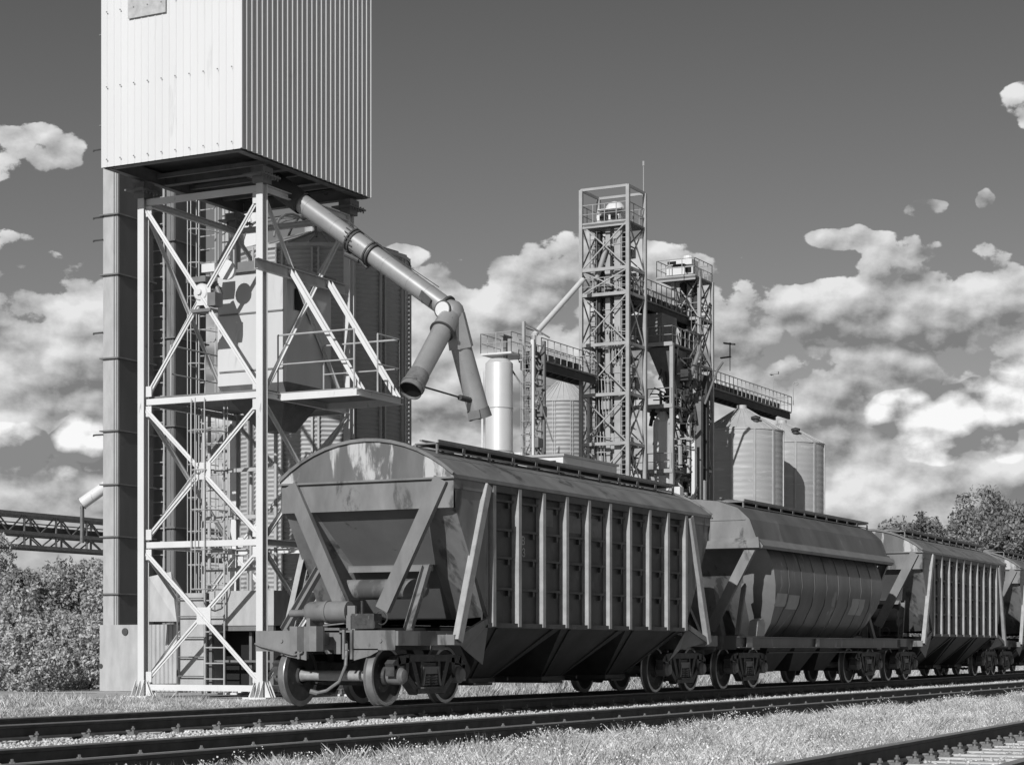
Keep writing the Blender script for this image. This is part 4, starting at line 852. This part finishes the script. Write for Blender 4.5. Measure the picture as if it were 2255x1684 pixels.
m=MB(); m.box(112.0,113.9,50.2,52.2,27.42,27.5); m.box(112.3,113.5,50.4,51.2,27.5,28.2); m.box(112.3,113.5,51.4,52.0,27.5,28.0); m.box(112.2,113.2,50.3,51.9,28.2,28.32); m.build('head_machinery',WHITE,T1)
m=MB(); m.lathe([(.62,0),(.6,.2),(.42,.42),(.2,.52),(0,.55)],(112.9,51.0,28.32),16); m.build('head_dome',WHITE,T1,True)
m=MB(); m.box(112.05,112.12,50.5,50.95,27.6,27.95); m.box(112.05,112.12,51.3,51.7,27.6,27.9); m.box(112.1,112.4,50.3,51.7,28.05,28.12); m.build('head_opening',BLACK,T1)
m=MB()                                        # zig-zag stair inside
for i,z in enumerate([2+1.55*k for k in range(14)]):
    a,b=((50.0,z),(52.4,z+1.5)) if i%2 else ((52.4,z),(50.0,z+1.5)); m.bar((113.6,a[0],a[1]),(113.6,b[0],b[1]),.5,.07); m.bar((113.35,a[0],a[1]+.9),(113.35,b[0],b[1]+.9),.04,.04); m.box(113.2,114.1,a[0]-.2,a[0]+.2,a[1]-.04,a[1])
m.build('stair_flights',GXD,T1)
for (y,zz) in ((51.6,3),(50.9,9),(51.3,15.5),(50.6,18.5),(51.8,12)):
    m=MB(); 
    for k in range(5): m.tube((112.0,y-.5+.22*k,zz),(112.0,y-.5+.22*k+.1,zz+2.4),.03,5)
    m.tube((112.0,y-.9,zz+1.1),(112.0,y+.7,zz+1.1),.035,6); m.tube((112.0,y-.9,zz+2),(112.0,y+.7,zz+2.2),.035,6); m.box(112.1,112.5,y-.3,y+.3,zz+.3,zz+.9); m.build('pipework',GX,T1)
m=MB(); m.tube((112.1,52.3,22.9),(112.1,51.2,26.0),.16,10); m.build('bypass_pipe',GX,T1,True)
m=MB(); m.tube((x1-.2,y0,29.5),(x1-.2,y0,31.2),.03,6); m.tube((x1-.2,y0,31.2),(x1-.2,y0,31.5),.07,6); m.build('mast',GX,T1)
ladder('ladder',(112.1,50.0,0),27,GX,T1,r=.03)
ladder('ladder',(112.0,52.1,0),27,GXD,T1,r=.03)
def clutter(par,X0,X1,Y0,Y1,Z0,Z1,n,seed,mats):
    R=random.Random(seed); k=int((Z1-Z0)/2.6)
    for j in range(k):
        m=MB(); za=Z0+(Z1-Z0)*j/k; zb=Z0+(Z1-Z0)*(j+1)/k
        for i in range(n):
            x=R.uniform(X0,X1); y=R.uniform(Y0,Y1); z=R.uniform(za,zb-.2); w=R.choice((.05,.07,.12,.2,.3))
            c=R.random()
            if c<.35: m.tube((x,y,z),(x+R.uniform(-.3,.3),y+R.uniform(-.4,.4),min(zb,z+R.uniform(.5,1.8))),w*.45,6)
            elif c<.6: m.box(x-w,x+w,y-w*.9,y+w*.9,z,z+w*R.uniform(1,2.4))
            elif c<.8: m.bar((x,y-.5,z),(x,min(Y1,y+.7),z+R.uniform(-.1,.1)),.07,.07)
            else: m.bar((x,max(Y0,y-.6),z),(x,min(Y1,y+.6),z+R.uniform(.5,1.2)),.05,.09)
        m.build('pipework',R.choice(mats),par)
clutter(T1,112.3,114.0,50.0,52.5,1.,26.4,52,3,[GXD,FD,GXD,GX])
T2=tower('lower steel elevator tower with a railed machinery platform, right of the tallest tower',123.5,125.8,49.6,51.5,(25.8,23.05,19.85,16.3,12.9,9.5,6,3,.2),25.8,dict(decks=(23.05,16.3),over=.85))
for (x,y,w,mt) in ((124.3,51.1,.35,FD),(124.4,50.6,.3,GX),(124.3,50.1,.35,FD),(125.2,50.8,.4,GXD)):
    m=MB(); leg(m,x,y,w,.4,.0,25.6); m.build('elevator_leg',mt,T2)
m=MB(); m.box(123.3,125.0,50.0,51.9,25.85,26.6); m.box(123.6,124.8,50.2,51.8,26.75,27.1); m.lathe([(.4,0),(.35,.3),(0,.42)],(124.2,50.7,27.1),12); m.build('head_machinery',WHITE,T2)
m=MB(); m.box(123.2,123.28,50.1,50.5,26.15,26.5); m.box(123.2,123.28,51.2,51.8,26.75,26.95); m.box(123.2,123.6,50.6,51.4,26.62,26.74); m.build('head_opening',BLACK,T2)
m=MB()
for i,z in enumerate([1+1.5*k for k in range(15)]):
    a,b=((49.9,z),(51.2,z+1.4)) if i%2 else ((51.2,z),(49.9,z+1.4)); m.bar((125.3,a[0],a[1]),(125.3,b[0],b[1]),.4,.07)
m.build('stair_flights',GXD,T2)
clutter(T2,124.0,125.5,49.9,51.3,1.,25,38,8,[GXD,FD,GX])
def gallery(label,p0,x1,y,w,zd,zr,band=True,posts=.8,cover=False):
    t=thing('conveyor_gallery',label,'conveyor gallery',(p0,y,zd),'conveyor galleries between towers and silos')
    m=MB(); m.box(p0,x1,y,y+w,zd-.10,zd); m.build('deck',GXD,t)
    m=MB(); m.box(p0,x1,y+.1,y+.25,zd-.55,zd-.12); m.box(p0,x1,y+w-.25,y+w-.1,zd-.55,zd-.12)
    n=int((x1-p0)/1.0)
    for i in range(n): m.bar((p0+i,y+.1,zd-.12),(p0+i+.5,y+w-.1,zd-.50),.08,.08)
    m.build('girder',FD,t)
    m=MB(); railing(m,[(p0,y,zd),(x1,y,zd)],zr-zd,posts,True,.03); railing(m,[(p0,y+w,zd),(x1,y+w,zd)],zr-zd,posts,True,.03); railing(m,[(x1,y,zd),(x1,y+w,zd)],zr-zd,posts,True,.03); m.build('railing',GX,t)
    m=MB()
    x=p0+.1
    while x<x1-1.2 and band: m.box(x,x+.72,y+w*.35,y+w*.75,zd+.12,zd+.12+.42); x+=.95
    if band: m.build('conveyor_housing',STEELD,t)
    return t
gallery('railed conveyor gallery joining the tallest tower to the lower tower',114.4,124.6,50.3,1.3,23.2,24.5)
gallery('long railed conveyor gallery running above the two big silos on the right',126.0,143.2,50.0,1.5,18.85,20.0)
gallery('railed conveyor gallery left of the tallest tower',103.7,111.5,51.6,1.5,17.85,19.1)
s=silo('left one of the two big pale silos, dark shadows across its left edge',131.5,49.6,2.95,16.15,17.8,SILOW,12,'big pale silos',pitch=.42,rm=ROOFM,depth=.009)
s=silo('rightmost of the big pale silos, partly shaded by the silo beside it',139.9,49.6,3.15,16.0,17.6,SILOW,12,'big pale silos',pitch=.42,rm=ROOFM,depth=.009)
for (cx,cy,r) in ((131.5,49.6,2.95),(139.9,49.6,3.15)):
    a=math.radians(228); v=thing('roof_vent','small dark vent on the roof of the %s big silo'%('left' if cx<135 else 'right'),'roof vent',(cx+1.9*math.cos(a),cy+1.9*math.sin(a),16.9))
    m=MB(); m.lathe([(0,.0),(.22,0),(.22,.25),(.34,.25),(.34,.4),(0,.5)],(cx+2.1*math.cos(a),cy+2.1*math.sin(a),16.62),12); m.build('vent_cap',FD,v)
s=silo('small corrugated silo behind the caged ladder, left of the tallest tower',115.3,55.8,1.8,16.8,18.2,GX,10,pitch=.28,rm=ROOFM,depth=.03)
for (px,py,Z,h_,lab,w2) in ((1589,790,139,1.9,'lamp post with a flat floodlight head beside the lower tower',1),(1679,845,147,1.6,'lamp post with a twin lamp halfway along the silo gallery',0),(1723,865,151,1.6,'lamp post with a curled arm at the far end of the silo gallery',2)):
    p=at(px,py+28,Z); p.y=50.02 if w2!=0 else 50.0
    l=thing('lamp_post',lab,'lamp post',p); m=MB(); m.tube(p,p+Vector((0,0,h_)),.035,6); m.build('post',GX,l)
    q=p+Vector((0,0,h_)); m=MB()
    if w2==1: m.bar(q+Vector((0,.45,.08)),q+Vector((.0,-.35,-.05)),.3,.10); m.bar(q+Vector((0,-.05,-.9)),q+Vector((0,.7,-.95)),.25,.08); m.bar(q+Vector((0,0,-.95)),q+Vector((0,0,.1)),.07,.07)
    elif w2==2: m.path([q,q+Vector((0,-.15,.12)),q+Vector((0,-.35,.08)),q+Vector((0,-.38,-.06)),q+Vector((0,-.2,-.1))],.04,6)
    else: m.box(q.x-.1,q.x+.1,q.y-.4,q.y+.1,q.z,q.z+.18); m.lathe([(0,-.1),(.16,0),(0,.16)],(q.x,q.y+.15,q.z),10)
    m.build('lamp_head',FD if w2==1 else GX,l)
# slim tank and its service column on the left of the complex
tk=thing('storage_tank','slim shiny vertical tank behind the end of the loading spout','tank',(101.8,53.4,0))
TANK=mat('tank_sheet',.72,.36,.45,var=.05,vs=.8)
m=MB(); m.lathe([(.80,-.1),(.80,17.45),(.55,17.7),(0,17.75)],(101.8,53.4,0),40); tb=m.build('tank_shell',TANK,tk,True)
m=MB(); [m.lathe([(.80,z),(.825,z+.01),(.825,z+.05),(.80,z+.06)],(101.8,53.4,0),40) for z in (4,8.2,12.3,14.8)]; m.build('tank_band',GX,tb,True)
m=MB(); m.box(101.4,103.9,52.4,54.4,17.95,18.05); dk_=m.build('deck',WHITE,tk); m=MB(); railing(m,[(103.9,52.4,18.05),(101.4,52.4,18.05),(101.4,54.4,18.05),(103.9,54.4,18.05)],1.15,.8,True,.028); m.build('railing',GX,dk_)
m=MB(); m.box(101.9,102.1,53.0,53.2,17.7,19.0); m.box(101.5,102.6,52.95,53.25,19.0,19.1); m.build('tank_valve',STEELM,tk)
m=MB(); m.tube((101.3,54.25,0),(101.3,54.25,17.0),.06,8); m.path([(101.2,54.25,9),(101.0,54.7,8.2),(100.7,55.1,7.2)],.05,6); m.build('tank_pipe',WHITE,tk)
cl=thing('service_column','narrow steel service column with caged ladder between the slim tank and small silo','service column',(102.6,51.5,0))
for (x,y,h_,mt,w) in ((102.4,52.1,19.9,GX,.16),(102.4,51.5,18.8,WHITE,.2),(103.2,51.2,18.8,GXD,.2),(103.4,52.1,18.8,GXD,.14)):
    m=MB(); m.box(x-w/2,x+w/2,y-w/2,y+w/2,-.1,h_); m.build('column',mt,cl)
m=MB()
for i in range(12):
    z=1.5*i; m.bar((102.4,52.1,z),(102.4,51.4,z+1.3),.06,.06); m.bar((102.4,51.2,z+1.3),(102.4,52.1,z+1.35),.06,.10); m.bar((102.4,51.3,z),(103.3,51.2,z+1.3),.06,.06); m.bar((102.4,51.3,z),(103.3,51.2,z),.06,.08)
m.build('lattice',GXD,cl)
ladder('ladder',(102.25,51.8,0),18.5,GX,cl,w=.4,cage=(-1,0),r=.028)
m=MB(); m.box(102.2,103.4,52.1,53.3,12.0,12.28); m.build('landing',WHITE,cl)
m=MB(); m.bar((102.4,52.1,19.85),(103.4,50.9,19.0),.08,.08); m.bar((102.3,51.9,17.8),(103.2,50.6,12.9),.07,.07); m.bar((102.4,53.2,17.6),(102.4,52.1,16.0),.08,.08); m.build('stay',STEELM,cl)
w=thing('grain_pipe','white slanting pipe running down to the left from the tallest tower','pipe',(110,53,22))
p=at(1283,617,122); q=at(1176,738,115); m=MB(); m.tube(p,q,.17,12); m.build('pipe_run',WHITE,w,True); m=MB(); m.tube(q,q+Vector((0,0,-.9)),.13,10); m.build('pipe_end',GX,w,True)
m=MB(); m.bar(q+Vector((.2,0,.1)),q+Vector((.2,-.6,0)),.05,.05); m.bar(q+Vector((.2,.9,.6)),q+Vector((.2,-.4,.1)),.06,.06); m.build('pipe_stay',STEELM,w)
# gantry house between the two towers: columns, decks, white vessels, bays blacked in for shade
gh_=thing('dryer_frame','open steel frame packed with hoppers and white vessels, between the two elevator towers','dryer frame',(120,50,0))
m=MB()
for (x,y) in ((118,49.3),(118,51.2),(122,49.3),(122,51.2)): m.box(x-.12,x+.12,y-.12,y+.12,-.1,20.6)
m.build('column',GX,gh_)
DZ=[20.6,16.6,12.4,9.6]
for z in DZ:
    m=MB(); m.box(117.9,122.4,49.2,51.9,z-.12,z); d=m.build('deck',GXD,gh_)
    m=MB(); m.bar((117.85,49.2,z-.05),(117.85,51.9,z-.05),.06,.25); m.build('deck_fascia',GX,d)
    m=MB(); railing(m,[(117.9,51.8,z),(117.9,49.25,z),(122.3,49.25,z)],1.1,.7,True,.03); m.build('railing',GX,d)
m=MB(); m.lathe([(.0,16.4),(.25,16.3),(.62,15.6),(.64,15.4),(.64,12.2),(.3,11.3),(0,11.3)],(118.9,50.35,0),8); m.build('vessel',WHITE,gh_)
m=MB(); m.lathe([(.0,12.2),(.6,12.1),(.6,10.6),(.2,9.7),(0,9.7)],(118.8,50.2,0),16); m.build('vessel',WHITE,gh_,True)
m=MB(); m.add([(118.2,49.5,20.4),(118.2,51.1,20.4),(121,51.1,20.4),(121,49.5,20.4),(119.6,49.6,17.2),(119.6,50.2,17.2),(120.2,50.2,17.2),(120.2,49.6,17.2)],[(0,1,5,4),(1,2,6,5),(2,3,7,6),(3,0,4,7)]); m.build('hopper',GXD,gh_)
m=MB(); m.box(118.0,120.5,50.0,52.4,20.7,22.6); m.build('upper_hood',GXD,gh_)
m=MB(); m.box(118.6,122,49.6,52.2,.1,9.4); m.build('deck_shade_block',BLACK,gh_)  # solid black block paints in the dark beneath the decks
m=MB(); m.bar((118.0,49.4,11.4),(118.0,50.6,9.8),.12,.12); m.bar((118.0,51.0,12.4),(118.0,50.2,10.0),.05,.05); m.box(117.9,118.5,48.7,49.1,-.1,11.3); m.build('chute_stay',WHITE,gh_)
random.seed(5)
for k in range(16):                          # ducts and pipe bends cluttering the frame
    m=MB(); x=random.uniform(118.3,122.8); y=random.uniform(48.6,51.6); z=random.uniform(8,19.5); a=Vector((x,y,z)); l=random.uniform(1.5,3.5); b_=a+Vector((random.uniform(-.2,.6),random.uniform(-.8,.8),l)); m.tube(a,b_,random.uniform(.07,.22),8); m.tube(b_,b_+Vector((0,random.uniform(-.6,.6),.5)),.09,8)
    m.build('duct',random.choice([GX,GXD,FD,WHITE,GX]),gh_)
for z in (21.8,18.6,15.2,13.8,10.8,8.4,6):
    m=MB(); m.box(121.0,123.6,48.9+.3*(z%2),49.2+.3*(z%2),z,z+.12); railing(m,[(120.6,49.0,z),(123.4,49.0,z)],1.0,.6,True,.03); m.bar((120.6,49.1,z-1.8),(122.8,49.1,z),.07,.07); m.bar((121.5,49.1,z),(123.4,49.1,z-1.9),.06,.06); m.build('catwalk',GXD,gh_)
for (x,y,w_,z1_,mt) in ((121.6,48.9,.5,17.5,GXD),(122.6,48.8,.35,19,FD),(120.6,48.8,.22,14.5,WHITE),(122.1,48.7,.16,12,WHITE)):
    m=MB(); m.box(x-.2,x+.2,y-w_/2,y+w_/2,0,z1_); m.build('duct_riser',mt,gh_)
clutter(gh_,118.6,122.5,48.8,51.2,9.6,20.4,50,9,[GXD,FD,GXD,GX])
clutter(cl,102.6,103.3,51.2,52.1,8,18.5,14,12,[GXD])
# pale flat-roofed house whose top shows over the first wagon
p=at(1212,1010,100); hh=thing('machine_house','pale low roof edge showing above the first wagon, left of the tallest tower','machine house',(p.x,p.y,0))
m=MB(); m.box(p.x-1,p.x+5.5,p.y-1.2,p.y+1.6,-.1,p.z+.0); m.build('house_wall',CLAD,hh); m=MB(); m.box(p.x-1.1,p.x+5.6,p.y-1.3,p.y+1.7,p.z+.003,p.z+.12); m.build('house_roof',GX,hh)
m=MB(); m.box(p.x-1.01,p.x-1.003,p.y-.8,p.y-.5,p.z-.9,p.z-.2); m.build('house_window',BLACK,hh)
# ---------------------------------------------------------------- trees and bushes
def tree(label,name,cat,base,h,r,m,n,leaf,group,shape=1.,trunk=True,seed=0,low=.15,blobs=9,fill=.12):
    R=np.random.default_rng(seed); t=thing(name,label,cat,base,group)
    cen=[]; rad=[]
    for i in range(blobs):
        f=R.uniform(low,1); w=(1-abs(f-.5)*1.1)*shape; a=R.uniform(0,6.28); d=r*w*R.uniform(.2,.75); rr=r*R.uniform(.28,.5)*(1.15-.5*f)
        cen.append((d*math.cos(a),d*math.sin(a),h*f-rr*.5)); rad.append(rr)
    cen=np.array(cen); rad=np.array(rad); k=R.choice(len(rad),n,p=rad**2/np.sum(rad**2))
    dv=R.normal(size=(n,3)); dv/=np.linalg.norm(dv,axis=1)[:,None]; q=R.uniform(.55,1.08,n)**.6
    # break the surface into twigs
    NT=26; tw=R.normal(size=(NT*blobs,3)); tw/=np.linalg.norm(tw,axis=1)[:,None]; ti=R.integers(0,NT*blobs,n); ks=ti%blobs
    c=cen[ks]+tw[ti]*rad[ks][:,None]*R.uniform(.62,1.2,NT*blobs)[ti][:,None]+np.clip(R.normal(size=(n,3)),-1.7,1.7)*(rad[ks][:,None]*.125)*np.array([1,1,1.75])
    mask=R.random(n)<fill; c[mask]=(cen[k]+dv*(rad[k]*q)[:,None])[mask]
    c[:,2]=np.maximum(c[:,2],.05)
    a=R.normal(size=(n,3)); a/=np.linalg.norm(a,axis=1)[:,None]; b=R.normal(size=(n,3)); b-=a*np.sum(a*b,1)[:,None]; b/=np.linalg.norm(b,axis=1)[:,None]
    s=leaf*R.uniform(.5,1.2,n)[:,None]
    V=np.stack([c-a*s,c+b*s*.45,c+a*s,c-b*s*.45],1).reshape(-1,3); Q=np.arange(4*n).reshape(n,4)
    npmesh('crown',V,Q,m,t)
    if trunk:
        mb=MB(); hh=h*.75; mb.tube((0,0,-.3),(.0,.0,hh*.5),max(.05,r*.06),8,max(.035,r*.04)); mb.tube((0,0,hh*.5),(r*.05,0,hh),max(.035,r*.04),8,.02)
        for i in range(min(6,blobs)): mb.tube((0,0,hh*(.3+.1*i)),tuple(cen[i]),max(.02,r*.022),6,.01)
        ORG[t]=(0,0,0); mb.build('trunk',BARK,t); ORG[t]=tuple(base)
    return t
LEAF=leafmat('bush_leaves',.36,.45,1.1,.25); LEAF2=leafmat('shrub_leaves',.46,.25,2.,.25); LEAF3=leafmat('tree_leaves',.25,.28,.5,.3)
def gnd(px,Z,off=0): p=at(px,1450,Z); return (p.x,p.y,-.22)
BU='trees and bushes left of the loading tower'
L=[('feathery young tree cut by the left edge, below the conveyor bridge',-30,62,4.9,1.9,LEAF,9000),('rounded bush tree under the middle of the conveyor bridge',75,60,3.4,1.8,LEAF,9000),('tall bushy tree rising to the conveyor bridge beside the elevator casing',170,60,4.1,2.0,LEAF,12000),
   ('dense bush behind the elevator casing at its lower left',235,57,3.1,1.4,LEAF,7000),('low thicket bush under the feathery tree',15,52,2.5,1.5,LEAF,8000),('pale pointed shrub in the middle of the thicket',110,47,1.95,1.1,LEAF2,9000),
   ('pale shrub against the foot of the elevator casing',195,46,1.9,1.0,LEAF2,9000),('pale low shrub at the left edge above the grass',30,44,1.6,1.1,LEAF2,8000)]
for i,(lab,px,Z,h,r,mt,n) in enumerate(L):
    tree(lab,'bush' if h<3 else 'tree','bush' if h<3 else 'tree',gnd(px,Z),h,r,mt,n,.075 if Z>50 else .055,BU,1.15,seed=i+3,low=.12,blobs=14)
m3=[('small treetop at the left end of the tree line, above the third wagon',1962,150,9.4,3.2),('leafy tree second from the left in the far tree line',2012,145,10.3,3.6),('pale spiky tree in the middle of the far tree line',2075,150,11.8,3.8),
    ('tallest dark broad tree of the far tree line',2158,140,12.0,4.5),('leafy tree at the right edge of the photo behind the last wagon',2245,140,10.8,4.0),('low tree in front of the tallest one, above the third wagon',2105,128,9.1,3.5),('low tree behind the last wagon at the right edge',2208,125,8.9,3.3)]
for i,(lab,px,Z,h,r) in enumerate(m3): tree(lab,'tree','tree',gnd(px,Z),h,r*1.15,LEAF3,26000,.17,'far tree line behind the train',1.1,seed=40+i,low=.05,blobs=22,fill=.4)
